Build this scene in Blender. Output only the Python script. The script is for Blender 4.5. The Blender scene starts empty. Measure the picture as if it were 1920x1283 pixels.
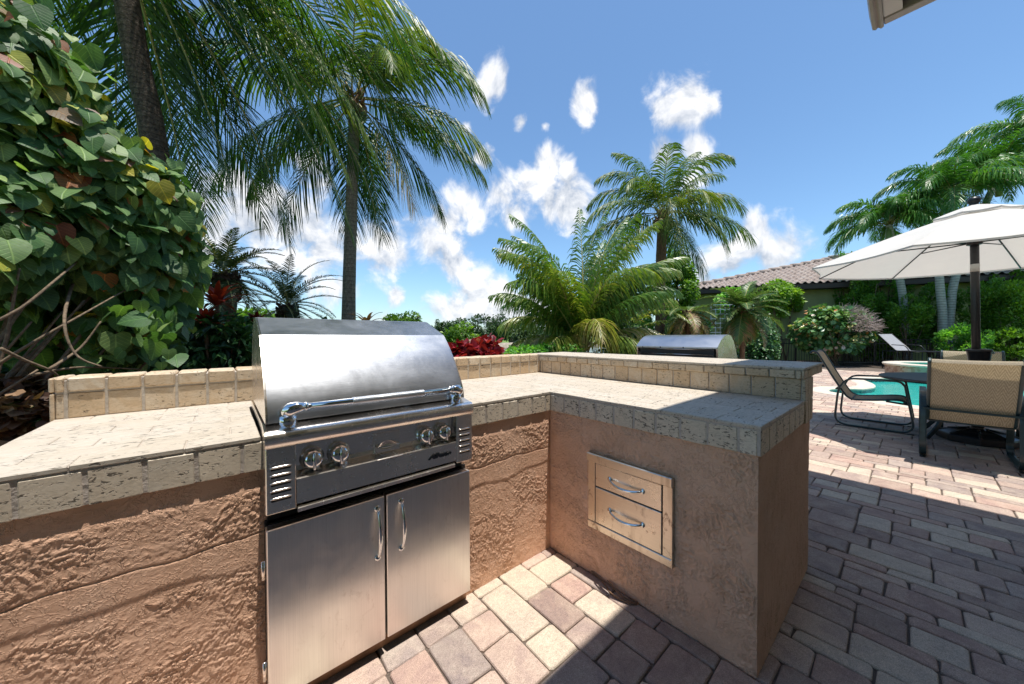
import bpy, math, random
import numpy as np
from mathutils import Vector, Matrix, noise as mn

scene = bpy.context.scene
R = math.radians
rng = np.random.default_rng(7)
random.seed(7)

# ---------------------------------------------------------------- camera
CAM = np.array([-1.4616, -1.3801, 1.2408])
YAW, PITCH, ROLL = 0.703, -0.0153, -0.0032
FWD = np.array([math.sin(YAW), math.cos(YAW), 0.0])     # horizontal axes used to place far things
RGT = np.array([math.cos(YAW), -math.sin(YAW), 0.0])
cd = bpy.data.cameras.new('camera')
cd.sensor_width = 36.0
cd.lens = 36.0 * 639.5 / 1920.0
cd.clip_start = 0.02
cd.clip_end = 3000
cam = bpy.data.objects.new('camera', cd)
scene.collection.objects.link(cam)
F_ = Vector((math.sin(YAW) * math.cos(PITCH), math.cos(YAW) * math.cos(PITCH), math.sin(PITCH)))
R0 = Vector((math.cos(YAW), -math.sin(YAW), 0))
U0 = R0.cross(F_)
Rv = R0 * math.cos(ROLL) + U0 * math.sin(ROLL)
Uv = U0 * math.cos(ROLL) - R0 * math.sin(ROLL)
m = Matrix(((Rv.x, Uv.x, -F_.x), (Rv.y, Uv.y, -F_.y), (Rv.z, Uv.z, -F_.z))).to_4x4()
m.translation = Vector(CAM)
cam.matrix_world = m
scene.camera = cam

# ---------------------------------------------------------------- light
SUN = Vector((0.035, -0.14, 1.0)).normalized()
sd = bpy.data.lights.new('sun', 'SUN')
sd.energy = 4.1
sd.angle = R(0.5)
sd.color = (1.0, 0.955, 0.88)
so = bpy.data.objects.new('sun', sd)
so.rotation_euler = SUN.to_track_quat('Z', 'Y').to_euler()
scene.collection.objects.link(so)

scene.view_settings.view_transform = 'Standard'
scene.view_settings.look = 'None'
scene.view_settings.exposure = 0.6
scene.view_settings.gamma = 1.0
scene.render.engine = 'CYCLES'
cy = scene.cycles
cy.use_denoising = True
cy.max_bounces = 7
cy.diffuse_bounces = 4
cy.glossy_bounces = 4
cy.transmission_bounces = 4
cy.transparent_max_bounces = 6
cy.sample_clamp_indirect = 6.0
cy.caustics_reflective = False
cy.caustics_refractive = False

# ---------------------------------------------------------------- sky with cumulus clouds
world = bpy.data.worlds.new('World')
scene.world = world
world.use_nodes = True
wn = world.node_tree
wn.nodes.clear()
def W(t, **k):
    n = wn.nodes.new(t)
    for a, b in k.items(): setattr(n, a, b)
    return n
def wl(a, b): wn.links.new(a, b)
def wmath(op, a, b=None, c=None, clamp=False):
    n = W('ShaderNodeMath', operation=op, use_clamp=clamp)
    for i, v in enumerate((a, b, c)):
        if v is None: continue
        if isinstance(v, (int, float)): n.inputs[i].default_value = v
        else: wl(v, n.inputs[i])
    return n.outputs[0]
sky = W('ShaderNodeTexSky', sky_type='NISHITA')
sky.sun_disc = False
sky.sun_elevation = R(82.6)
sky.sun_rotation = R(171)
sky.altitude = 0
sky.air_density = 1.0
sky.dust_density = 0.4
sky.ozone_density = 3.0
tc = W('ShaderNodeTexCoord')
D0 = tc.outputs['Generated']
nz = W('ShaderNodeTexNoise', noise_dimensions='3D')
nz.inputs['Scale'].default_value = 9.0
nz.inputs['Detail'].default_value = 9.0
nz.inputs['Roughness'].default_value = 0.58
nz.inputs['Distortion'].default_value = 0.35
wl(D0, nz.inputs['Vector'])
# heaps of cloud: direction (x, y, z) and angular radius, as they stood in the sky
CLOUDS = [(0.783, 0.323, 0.531, 0.086),
 (0.772, 0.361, 0.523, 0.052),
 (0.807, 0.286, 0.516, 0.046),
 (0.486, 0.637, 0.598, 0.063),
 (0.475, 0.665, 0.576, 0.048),
 (0.67, 0.499, 0.549, 0.043),
 (0.568, 0.636, 0.522, 0.038),
 (0.619, 0.594, 0.514, 0.027),
 (0.814, 0.387, 0.434, 0.051),
 (0.837, 0.33, 0.437, 0.058),
 (0.858, 0.344, 0.381, 0.051),
 (0.943, 0.237, 0.234, 0.083),
 (0.961, 0.2, 0.193, 0.072),
 (0.934, 0.299, 0.195, 0.096),
 (0.93, 0.346, 0.122, 0.082),
 (0.966, 0.221, 0.136, 0.072),
 (0.644, 0.619, 0.45, 0.074),
 (0.634, 0.658, 0.406, 0.074),
 (0.57, 0.727, 0.383, 0.091),
 (0.513, 0.781, 0.356, 0.092),
 (0.706, 0.61, 0.36, 0.09),
 (0.615, 0.712, 0.339, 0.086),
 (0.471, 0.824, 0.315, 0.093),
 (0.428, 0.864, 0.265, 0.11),
 (0.349, 0.908, 0.232, 0.115),
 (0.51, 0.833, 0.214, 0.115),
 (0.553, 0.818, 0.156, 0.105),
 (0.628, 0.739, 0.244, 0.066),
 (0.377, 0.918, 0.12, 0.042),
 (0.608, 0.788, 0.096, 0.137),
 (0.494, 0.866, 0.08, 0.102),
 (0.692, 0.719, 0.065, 0.103),
 (0.198, 0.956, 0.217, 0.098),
 (0.141, 0.955, 0.259, 0.118),
 (0.06, 0.958, 0.279, 0.12),
 (-0.013, 0.973, 0.232, 0.101),
 (-0.052, 0.951, 0.305, 0.083),
 (0.015, 0.94, 0.342, 0.066),
 (0.236, 0.963, 0.128, 0.074),
 (0.312, 0.949, 0.047, 0.079),
 (-0.092, 0.97, 0.226, 0.06),
 (0.168, 0.91, 0.378, 0.063),
 (-0.212, 0.969, 0.126, 0.102),
 (-0.154, 0.988, 0.014, 0.116),
 (0.948, 0.303, 0.093, 0.079),
 (0.983, 0.166, 0.083, 0.057),
 (0.46, 0.723, 0.515, 0.03),
 (0.511, 0.728, 0.456, 0.037),
 (0.687, 0.593, 0.42, 0.044)]
wz = W('ShaderNodeTexNoise', noise_dimensions='3D')
for k, v in (('Scale', 5.0), ('Detail', 4.0), ('Roughness', 0.6)): wz.inputs[k].default_value = v
wl(D0, wz.inputs['Vector'])
ws = W('ShaderNodeVectorMath', operation='MULTIPLY_ADD'); wl(wz.outputs['Color'], ws.inputs[0]); ws.inputs[1].default_value = (.08, .08, .08); ws.inputs[2].default_value = (-.04, -.04, -.04)
wa = W('ShaderNodeVectorMath', operation='ADD'); wl(D0, wa.inputs[0]); wl(ws.outputs[0], wa.inputs[1])
DW = wa.outputs[0]
acc = None
for (cx, cyy, cz, rr) in CLOUDS:
    dn = W('ShaderNodeVectorMath', operation='DISTANCE')
    wl(DW, dn.inputs[0]); dn.inputs[1].default_value = (cx, cyy, cz)
    v = wmath('MULTIPLY_ADD', dn.outputs['Value'], -1.0 / rr, 1.0)
    acc = v if acc is None else wmath('SMOOTH_MAX', acc, v, 0.15)
acc = wmath('MAXIMUM', acc, -0.6)
n1 = wmath('MULTIPLY_ADD', nz.outputs['Fac'], 2.7, -1.33)
dens = wmath('ADD', acc, n1)
mr = W('ShaderNodeMapRange', interpolation_type='SMOOTHSTEP')
mr.inputs['From Min'].default_value = 0.16
mr.inputs['From Max'].default_value = 0.80
wl(dens, mr.inputs['Value'])
# underside shading: more cloud above means greyer
off = W('ShaderNodeVectorMath', operation='ADD')
wl(D0, off.inputs[0]); off.inputs[1].default_value = (0, 0, 0.035)
nz2 = W('ShaderNodeTexNoise', noise_dimensions='3D')
for k, v in (('Scale', 9.0), ('Detail', 5.0), ('Roughness', 0.58), ('Distortion', 0.35)): nz2.inputs[k].default_value = v
wl(off.outputs[0], nz2.inputs['Vector'])
sh = wmath('SUBTRACT', nz2.outputs['Fac'], nz.outputs['Fac'])
sh = wmath('MULTIPLY_ADD', sh, 4.5, 0.38, clamp=True)
cr = W('ShaderNodeValToRGB')
cr.color_ramp.elements[0].color = (5.0, 5.0, 5.05, 1)
cr.color_ramp.elements[1].color = (2.3, 2.6, 3.1, 1)
wl(sh, cr.inputs[0])
# the thin milky veil near the horizon
sx = W('ShaderNodeSeparateXYZ'); wl(D0, sx.inputs[0])
veil = wmath('MULTIPLY_ADD', sx.outputs['Z'], -2.6, 0.45, clamp=True)
veil = wmath('MULTIPLY', veil, wmath('MULTIPLY_ADD', nz.outputs['Fac'], 1.6, -0.25, clamp=True))
mx0 = W('ShaderNodeMix', data_type='RGBA'); wl(veil, mx0.inputs[0])
tint = W('ShaderNodeMix', data_type='RGBA', blend_type='MULTIPLY'); tint.inputs[0].default_value = 1.0
wl(sky.outputs[0], tint.inputs[6]); tint.inputs[7].default_value = (.70, .82, .855, 1)
wl(tint.outputs[2], mx0.inputs[6]); mx0.inputs[7].default_value = (2.2, 2.65, 3.3, 1)
mx = W('ShaderNodeMix', data_type='RGBA')
wl(wmath('MULTIPLY', mr.outputs[0], 0.96), mx.inputs[0]); wl(mx0.outputs[2], mx.inputs[6]); wl(cr.outputs[0], mx.inputs[7])
bg = W('ShaderNodeBackground')
bg.inputs['Strength'].default_value = 0.15
wo = W('ShaderNodeOutputWorld')
wl(mx.outputs[2], bg.inputs['Color']); wl(bg.outputs[0], wo.inputs['Surface'])

# ================================================================ materials
def mat(name):
    m = bpy.data.materials.new(name); m.use_nodes = True
    nt = m.node_tree; nt.nodes.clear()
    return m, nt
class N:
    """small node helper"""
    def __init__(s, name):
        s.m, s.t = mat(name)
        s.out = s.n('ShaderNodeOutputMaterial')
        s.p = s.n('ShaderNodeBsdfPrincipled')
        s.l(s.p.outputs[0], s.out.inputs[0])
        s.co = s.n('ShaderNodeTexCoord').outputs['Object']
    def n(s, ty, **k):
        x = s.t.nodes.new(ty)
        for a, b in k.items(): setattr(x, a, b)
        return x
    def l(s, a, b): s.t.links.new(a, b)
    def set(s, **k):
        for a, v in k.items():
            i = s.p.inputs[a.replace('_', ' ')]
            if isinstance(v, (int, float, tuple)): i.default_value = v if not (isinstance(v, tuple) and len(v) == 3 and i.type == 'RGBA') else (*v, 1)
            else: s.l(v, i)
    def noise(s, scale, detail=4, rough=.55, dist=0, vec=None, sc3=None):
        v = vec or s.co
        if sc3:
            mp = s.n('ShaderNodeMapping'); mp.inputs['Scale'].default_value = sc3; s.l(v, mp.inputs[0]); v = mp.outputs[0]
        x = s.n('ShaderNodeTexNoise'); s.l(v, x.inputs['Vector'])
        for a, b in (('Scale', scale), ('Detail', detail), ('Roughness', rough), ('Distortion', dist)): x.inputs[a].default_value = b
        return x.outputs['Fac']
    def ramp(s, fac, stops, interp='LINEAR'):
        r = s.n('ShaderNodeValToRGB'); e = r.color_ramp.elements; r.color_ramp.interpolation = interp
        while len(e) < len(stops): e.new(.5)
        for i, (p, c) in enumerate(stops):
            e[i].position = p; e[i].color = (*c, 1) if not isinstance(c, (int, float)) else (c, c, c, 1)
        s.l(fac, r.inputs[0]); return r.outputs[0]
    def mix(s, f, a, b, mode='MIX'):
        x = s.n('ShaderNodeMix', data_type='RGBA', blend_type=mode)
        for i, v in ((0, f), (6, a), (7, b)):
            if isinstance(v, (int, float)) and i == 0: x.inputs[0].default_value = v
            elif isinstance(v, tuple): x.inputs[i].default_value = (*v, 1)
            else: s.l(v, x.inputs[i])
        return x.outputs[2]
    def math(s, op, a, b=0.0, clamp=False):
        x = s.n('ShaderNodeMath', operation=op, use_clamp=clamp)
        for i, v in enumerate((a, b)):
            if isinstance(v, (int, float)): x.inputs[i].default_value = v
            else: s.l(v, x.inputs[i])
        return x.outputs[0]
    def attr(s, name='tint'):
        return s.n('ShaderNodeAttribute', attribute_name=name).outputs['Fac']
    def bump(s, h, strength=.5, dist=.01):
        b = s.n('ShaderNodeBump'); b.inputs['Strength'].default_value = strength; b.inputs['Distance'].default_value = dist
        s.l(h, b.inputs['Height']); s.l(b.outputs[0], s.p.inputs['Normal']); return b

def simple(name, col, rough=.5, metal=0.0, nscale=None, var=.25, bump=None, spec=None):
    k = N(name); k.set(Roughness=rough, Metallic=metal)
    if nscale:
        f = k.noise(nscale, 5, .6)
        c = k.ramp(f, [(.3, tuple(x * (1 - var) for x in col)), (.7, tuple(min(1, x * (1 + var)) for x in col))])
        k.set(Base_Color=c)
        if bump: k.bump(f, bump, .01)
    else: k.set(Base_Color=col)
    if spec is not None: k.p.inputs['Specular IOR Level'].default_value = spec
    return k.m

def leafmat(name, stops, trans=.35, rough=.42, spec=.5, attr='tint', vein=False):
    vein = name == 'hibiscus_leaf'
    k = N(name)
    a = k.attr(attr)
    c = k.ramp(a, stops)
    f = k.noise(7, 3, .6)
    c = k.mix(1.0, c, k.ramp(f, [(.3, .72), (.7, 1.25)]), 'MULTIPLY')
    if vein:
        lx = k.math('ABSOLUTE', k.attr('leaf_x')); ly = k.attr('leaf_y')
        sv = k.math('PINGPONG', k.math('SUBTRACT', ly, k.math('MULTIPLY', lx, .75)), .085)
        v_ = k.math('MAXIMUM', k.ramp(lx, [(.012, 1.0), (.035, 0.0)]), k.ramp(sv, [(.004, .7), (.016, 0.0)]))
        c = k.mix(v_, c, k.mix(1.0, c, (1.9, 1.7, 1.6), 'MULTIPLY'))
        k.bump(k.math('ADD', k.math('MULTIPLY', v_, -1.0), k.noise(22, 2, .5)), .5, .004)
    k.set(Base_Color=c, Roughness=rough); k.p.inputs['Specular IOR Level'].default_value = spec
    if trans:
        tr = k.n('ShaderNodeBsdfTranslucent')
        c2 = k.mix(1.0, c, (1.5, 1.6, .55), 'MULTIPLY')
        k.l(c2, tr.inputs[0])
        ms = k.n('ShaderNodeMixShader'); ms.inputs[0].default_value = trans
        k.l(k.p.outputs[0], ms.inputs[1]); k.l(tr.outputs[0], ms.inputs[2]); k.l(ms.outputs[0], k.out.inputs[0])
    return k.m

M = {}
# --- travertine
def travertine(name, base, dark, tile_var=True, stripes=False, pits=0):
    k = N(name)
    a = k.attr('tint')
    big = k.noise(14, 5, .65, 1.2)
    vein = k.noise(30, 6, .7, 2.2, sc3=(1, 1, 2.2) if not stripes else (.35, 3.0, 1))
    c = k.mix(k.ramp(big, [(.35, 0.0), (.7, .8)]), base, dark)
    c = k.mix(k.ramp(a, [(0, 0.0), (1, .75)]), c, dark)
    c = k.mix(k.ramp(vein, [(.45, 0.0), (.66, .55)]), c, tuple(x * .62 for x in dark))
    c = k.mix(k.ramp(a, [(0, 1.08), (.5, .93), (1, 1.02)]), (0, 0, 0), c) if False else c
    pit = k.noise(85, 3, .6, .8, sc3=(.6, .6, 1.4) if not stripes else (.4, 1.3, 1))
    zone = k.noise(9, 2, .5)
    pm = k.math('MULTIPLY', k.ramp(pit, [(.60 - .025 * pits, 0.0), (.64 - .025 * pits, 1.0)]), k.ramp(zone, [(.40 - .06 * pits, .0), (.52 - .06 * pits, 1.0)]))
    c = k.mix(pm, c, tuple(x * .22 for x in dark))
    k.set(Base_Color=c, Roughness=.62)
    h = k.math('SUBTRACT', k.math('MULTIPLY', k.noise(120, 4, .6), .25), pm)
    k.bump(h, .55, .003)
    return k.m
M['trav_face'] = travertine('travertine_tumbled', (.68, .59, .46), (.58, .41, .24))
M['trav_pale'] = travertine('travertine_pale', (.74, .65, .525), (.66, .54, .40), pits=1)
M['trav_top'] = travertine('travertine_top', (.58, .52, .445), (.52, .445, .35), stripes=True)
M['grout'] = simple('grout', (.50, .43, .37), .9, nscale=60, var=.2, bump=.4)
M['grout_pale'] = simple('grout_pale', (.48, .43, .37), .9, nscale=60, var=.15, bump=.3)

# --- stucco
k = N('stucco')
f1 = k.noise(5, 5, .6, .6); f2 = k.noise(300, 3, .6)
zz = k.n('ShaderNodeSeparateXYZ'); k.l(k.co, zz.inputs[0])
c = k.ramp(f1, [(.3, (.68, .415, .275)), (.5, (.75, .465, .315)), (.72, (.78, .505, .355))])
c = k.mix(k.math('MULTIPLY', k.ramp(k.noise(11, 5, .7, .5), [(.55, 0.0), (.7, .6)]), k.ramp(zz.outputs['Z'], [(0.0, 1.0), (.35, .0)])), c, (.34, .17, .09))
k.set(Base_Color=c, Roughness=.85); k.p.inputs['Specular IOR Level'].default_value = .2
ra = k.noise(34, 3, .6, .5); rb = k.noise(62, 3, .65, .9); mk = k.noise(6.5, 3, .6)
r1_ = k.ramp(k.math('ABSOLUTE', k.math('SUBTRACT', ra, .5)), [(.0, 1.0), (.022, .55), (.05, 0.0)])
r2_ = k.ramp(rb, [(.54, 0.0), (.60, 1.0), (.80, .8)])
m1_ = k.ramp(mk, [(.40, .12), (.58, 1.0)])
hh = k.math('ADD', k.math('MULTIPLY', k.math('ADD', k.math('MULTIPLY', r1_, .8), r2_), m1_), k.math('MULTIPLY', f2, .18))
k.bump(hh, .7, .0042)
M['stucco'] = k.m

# --- pavers
k = N('paver')
a = k.attr('tint'); b_ = k.attr('mottle')
c = k.ramp(a, [(.0, (.62, .53, .42)), (.15, (.64, .54, .44)), (.30, (.56, .41, .345)), (.45, (.40, .31, .28)), (.60, (.51, .34, .29)), (.75, (.32, .23, .205)), (.88, (.44, .36, .33)), (1, (.29, .24, .235))])
st = k.noise(8.5, 4, .6, .8); sp = k.noise(330, 2, .7); sp2 = k.noise(55, 4, .7)
c2 = k.ramp(st, [(.34, (.56, .46, .34)), (.5, (.44, .33, .24)), (.62, (.25, .18, .145)), (.75, (.43, .29, .215))])
c = k.mix(.35, c, c2)
c = k.mix(1.0, c, k.ramp(sp, [(.3, .60), (.52, 1.0), (.7, 1.30)]), 'MULTIPLY')
c = k.mix(1.0, c, k.ramp(sp2, [(.3, .86), (.7, 1.1)]), 'MULTIPLY')
k.set(Base_Color=c, Roughness=.8); k.p.inputs['Specular IOR Level'].default_value = .3
k.bump(k.math('ADD', k.math('MULTIPLY', sp, .6), sp2), .5, .003)
M['paver'] = k.m
M['sand'] = simple('joint_sand', (.13, .10, .08), .95, nscale=150, var=.4, bump=.6)
M['coping'] = simple('pool_coping_stone', (.58, .52, .43), .7, nscale=9, var=.12, bump=.2)
M['grass'] = None
k = N('lawn'); f = k.noise(3, 5, .7); g = k.noise(90, 4, .8)
c = k.mix(1.0, k.ramp(f, [(.3, (.085, .17, .02)), (.7, (.15, .24, .035))]), k.ramp(g, [(.3, .6), (.7, 1.35)]), 'MULTIPLY')
k.set(Base_Color=c, Roughness=.9); k.bump(g, .8, .05); M['grass'] = k.m
M['mulch'] = simple('mulch', (.045, .03, .02), .95, nscale=25, var=.6, bump=.9)
M['bank'] = simple('bank_rock', (.30, .25, .19), .9, nscale=3, var=.4, bump=.9)
# --- metals
def steel(name, col, rough, axis='x', stain=0.0, wav=.15, smudge=.0, aniso=.55):
    k = N(name)
    sc = {'x': (.6, 60, 60), 'z': (60, 60, .6), 'y': (60, .6, 60)}[axis]
    br = k.noise(8, 3, .6, 0, sc3=sc)
    lo = k.noise(3.0, 3, .5)
    c = k.mix(1.0, col, k.ramp(br, [(.3, .93), (.7, 1.05)]), 'MULTIPLY')
    if stain:
        s1 = k.noise(26, 6, .75, .8, sc3=(1, 1, .55)); s2 = k.noise(5, 3, .6)
        mk = k.math('MULTIPLY', k.ramp(s1, [(.56, 0.0), (.68, stain)]), k.ramp(s2, [(.4, .15), (.6, 1.0)]))
        c = k.mix(mk, c, (.24, .13, .05))
        run = k.noise(20, 2, .5, 0, sc3=(1, 1, .06))
        c = k.mix(k.ramp(run, [(.62, 0.0), (.75, stain * .45)]), c, (.20, .14, .09))
        k.set(Metallic=k.ramp(mk, [(0, 1.0), (1, .35)]))
    else: k.set(Metallic=1.0)
    k.set(Base_Color=c)
    r = k.ramp(k.noise(7, 5, .7, .4), [(.3, max(.02, rough - .04)), (.75, rough + .07)])
    if smudge:
        d = k.noise(45, 5, .75, .6); r = k.math('ADD', r, k.ramp(d, [(.60, 0.0), (.72, smudge)]))
    k.set(Roughness=r)
    k.p.inputs['Anisotropic'].default_value = aniso
    tg = k.n('ShaderNodeTangent', direction_type='RADIAL', axis={'x': 'Y', 'z': 'Z', 'y': 'Z'}[axis])
    hh = k.math('ADD', k.math('MULTIPLY', br, .12), k.math('MULTIPLY', lo, wav * 8))
    k.bump(hh, .25, .0035)
    k.l(tg.outputs[0], k.p.inputs['Tangent'])
    return k.m
M['steel'] = steel('brushed_steel', (.90, .83, .76), .24, 'x', smudge=.12, wav=.04, aniso=.3)
M['steel_hood'] = steel('hood_steel', (.47, .485, .515), .33, 'x', smudge=.05, wav=.03, aniso=0)
M['steel_door'] = steel('door_steel', (.88, .85, .80), .32, 'z', stain=.22, smudge=.1, wav=.05)
M['steel_drawer'] = steel('drawer_steel', (.72, .64, .54), .30, 'y', stain=1.0, smudge=.1)
M['steel_drawer_top'] = steel('drawer_steel_clean', (.74, .67, .58), .27, 'y', stain=.35)
M['badge'] = simple('badge_metal', (.10, .10, .105), .12, 1.0)
M['chrome'] = simple('chrome', (.72, .73, .74), .07, 1.0)
M['recess_shade'] = simple('dark_recess', (.03, .026, .024), .5, .6)  # near-black colour paints in the shade of recesses and gaps
M['black'] = simple('black_paint', (.015, .016, .018), .38, nscale=30, var=.3)
M['frame'] = simple('teal_black_frame', (.020, .045, .052), .30, nscale=20, var=.3)
M['rubber'] = simple('black_rubber', (.02, .02, .02), .7)
# --- timber, walls
M['bark'] = None
k = N('palm_bark')
zz = k.n('ShaderNodeSeparateXYZ'); k.l(k.co, zz.inputs[0])
wv = k.n('ShaderNodeTexWave', wave_type='BANDS', bands_direction='Z', wave_profile='SAW'); k.l(k.co, wv.inputs[0])
for a_, v in (('Scale', 3.2), ('Distortion', 2.2), ('Detail', 4.0), ('Detail Scale', 2.0)): wv.inputs[a_].default_value = v
f = k.noise(30, 5, .7, .5, sc3=(1, 1, .5))
c = k.ramp(f, [(.3, (.13, .105, .08)), (.55, (.27, .225, .18)), (.75, (.42, .37, .31))])
c = k.mix(1.0, c, k.ramp(wv.outputs['Fac'], [(.0, .35), (.18, 1.0), (1, .85)]), 'MULTIPLY')
k.set(Base_Color=c, Roughness=.9); k.bump(k.math('ADD', wv.outputs['Fac'], f), .8, .02); M['bark'] = k.m
k = N('dark_palm_bark'); f = k.noise(26, 5, .75, .4, sc3=(1, 1, .7))
k.set(Base_Color=k.ramp(f, [(.3, (.035, .02, .013)), (.6, (.12, .07, .045)), (.8, (.22, .15, .10))]), Roughness=.95); k.bump(f, .9, .03); M['bark_dark'] = k.m
k = N('brown_palm_bark'); f = k.noise(26, 5, .75, .4, sc3=(1, 1, .3))
k.set(Base_Color=k.ramp(f, [(.3, (.09, .045, .025)), (.6, (.22, .12, .07)), (.8, (.32, .2, .13))]), Roughness=.95); k.bump(f, .9, .03); M['bark_brown'] = k.m
k = N('rough_palm_bark')
wv = k.n('ShaderNodeTexWave', wave_type='BANDS', bands_direction='Z', wave_profile='SAW'); k.l(k.co, wv.inputs[0])
for a_, v in (('Scale', 4.6), ('Distortion', 5.0), ('Detail', 5.0), ('Detail Scale', 2.5), ('Detail Roughness', .7)): wv.inputs[a_].default_value = v
f = k.noise(22, 6, .75, .8, sc3=(1, 1, .7))
c = k.ramp(f, [(.3, (.045, .032, .022)), (.5, (.12, .088, .062)), (.7, (.24, .19, .14))])
c = k.mix(1.0, c, k.ramp(wv.outputs['Fac'], [(.0, .25), (.3, 1.0), (1, .8)]), 'MULTIPLY')
k.set(Base_Color=c, Roughness=.95); k.bump(k.math('ADD', wv.outputs['Fac'], f), 1.0, .03); M['bark_rough'] = k.m
M['ringbark'] = None
k = N('grey_ringed_bark')
wv = k.n('ShaderNodeTexWave', wave_type='BANDS', bands_direction='Z', wave_profile='SIN'); k.l(k.co, wv.inputs[0])
for a_, v in (('Scale', 3.0), ('Distortion', .8), ('Detail', 2.0)): wv.inputs[a_].default_value = v
c = k.mix(1.0, k.ramp(k.noise(9, 4, .6), [(.3, (.30, .31, .25)), (.7, (.46, .46, .40))]), k.ramp(wv.outputs['Fac'], [(0, .5), (.3, 1.0)]), 'MULTIPLY')
k.set(Base_Color=c, Roughness=.85); M['ringbark'] = k.m
M['twig'] = simple('twig_bark', (.17, .12, .075), .9, nscale=40, var=.45, bump=.6)
M['coconut'] = simple('coconut_husk', (.20, .13, .06), .6, nscale=12, var=.4)
# --- leaves
M['coco'] = leafmat('coconut_leaf', [(0, (.020, .065, .018)), (.3, (.045, .11, .020)), (.5, (.085, .155, .025)), (.66, (.16, .21, .035)), (.8, (.26, .26, .07)), (.9, (.36, .28, .15)), (1, (.40, .30, .21))], .34, .46, .4)
M['coco_bright'] = leafmat('young_coconut_leaf', [(0, (0.041, 0.115, 0.024)), (.45, (0.088, 0.189, 0.030)), (.7, (0.176, 0.257, 0.041)), (.88, (0.324, 0.324, 0.081)), (1, (0.513, 0.419, 0.230))], .34, .36, .6)
M['date'] = leafmat('date_leaf', [(0, (0.036, 0.065, 0.034)), (.6, (0.078, 0.111, 0.046)), (.9, (0.143, 0.143, 0.065)), (1, (0.260, 0.195, 0.104))], .2, .5, .4)
M['date_green'] = leafmat('date_leaf_green', [(0, (0.052, 0.117, 0.039)), (.6, (0.117, 0.195, 0.058)), (.85, (0.208, 0.260, 0.078)), (.9, (0.312, 0.208, 0.117)), (1, (0.390, 0.260, 0.156))], .25, .4, .5)
M['fox'] = leafmat('plume_leaf', [(0, (0.028, 0.103, 0.024)), (.6, (0.076, 0.207, 0.034)), (1, (0.179, 0.330, 0.068))], .3, .36, .6)
M['rachis'] = simple('leaf_stalk', (.40, .36, .12), .5)
M['hib'] = leafmat('hibiscus_leaf', [(0, (0.032, 0.092, 0.030)), (.3, (0.076, 0.167, 0.054)), (.55, (0.162, 0.270, 0.092)), (.72, (0.259, 0.367, 0.119)), (.80, (0.367, 0.410, 0.076)), (.86, (0.454, 0.389, 0.054)), (.90, (0.140, 0.086, 0.065)), (.95, (0.259, 0.086, 0.043)), (1, (0.540, 0.238, 0.054))], .36, .5, .35)
M['grape'] = leafmat('sea_grape_leaf', [(0, (0.051, 0.151, 0.051)), (.5, (0.121, 0.261, 0.081)), (.75, (0.261, 0.402, 0.140)), (.86, (0.604, 0.604, 0.241)), (.93, (0.604, 0.241, 0.081)), (1, (0.765, 0.604, 0.483))], .22, .35, .6)
M['hedge'] = leafmat('hedge_leaf', [(0, (0.054, 0.177, 0.034)), (.6, (0.146, 0.367, 0.054)), (1, (0.352, 0.649, 0.088))], .38, .5, .35)
M['lime'] = leafmat('lime_leaf', [(0, (0.071, 0.172, 0.017)), (.6, (0.159, 0.302, 0.029)), (1, (0.287, 0.431, 0.057))], .35, .45, .4)
M['dark_leaf'] = leafmat('dark_broad_leaf', [(0, (0.024, 0.074, 0.028)), (.6, (0.059, 0.154, 0.047)), (1, (0.140, 0.282, 0.083))], .2, .4, .5)
M['far_leaf'] = leafmat('far_tree_leaf', [(0, (0.026, 0.060, 0.026)), (.6, (0.054, 0.102, 0.036)), (1, (0.108, 0.156, 0.054))], .15, .6, .2)
M['far_lime'] = leafmat('far_lime_leaf', [(0, (0.048, 0.120, 0.018)), (.6, (0.096, 0.192, 0.024)), (1, (0.168, 0.264, 0.042))], .2, .6, .2)
M['red_leaf'] = leafmat('red_leaf', [(0, (0.115, 0.011, 0.023)), (.5, (0.299, 0.021, 0.034)), (.8, (0.460, 0.046, 0.069)), (.93, (0.483, 0.207, 0.207)), (1, (0.115, 0.103, 0.034))], .25, .35, .5)
M['cordy'] = leafmat('cordyline_leaf', [(0, (.10, .012, .012)), (.4, (.25, .03, .02)), (.7, (.45, .05, .03)), (1, (.10, .05, .03))], .25, .35, .5)
M['drytwig'] = simple('dry_twigs', (.34, .27, .24), .9, nscale=20, var=.3)
M['brown_leaf'] = leafmat('dead_leaf', [(0, (.06, .03, .02)), (.5, (.16, .08, .045)), (.8, (.30, .19, .10)), (1, (.05, .09, .03))], .15, .6, .3)

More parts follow.
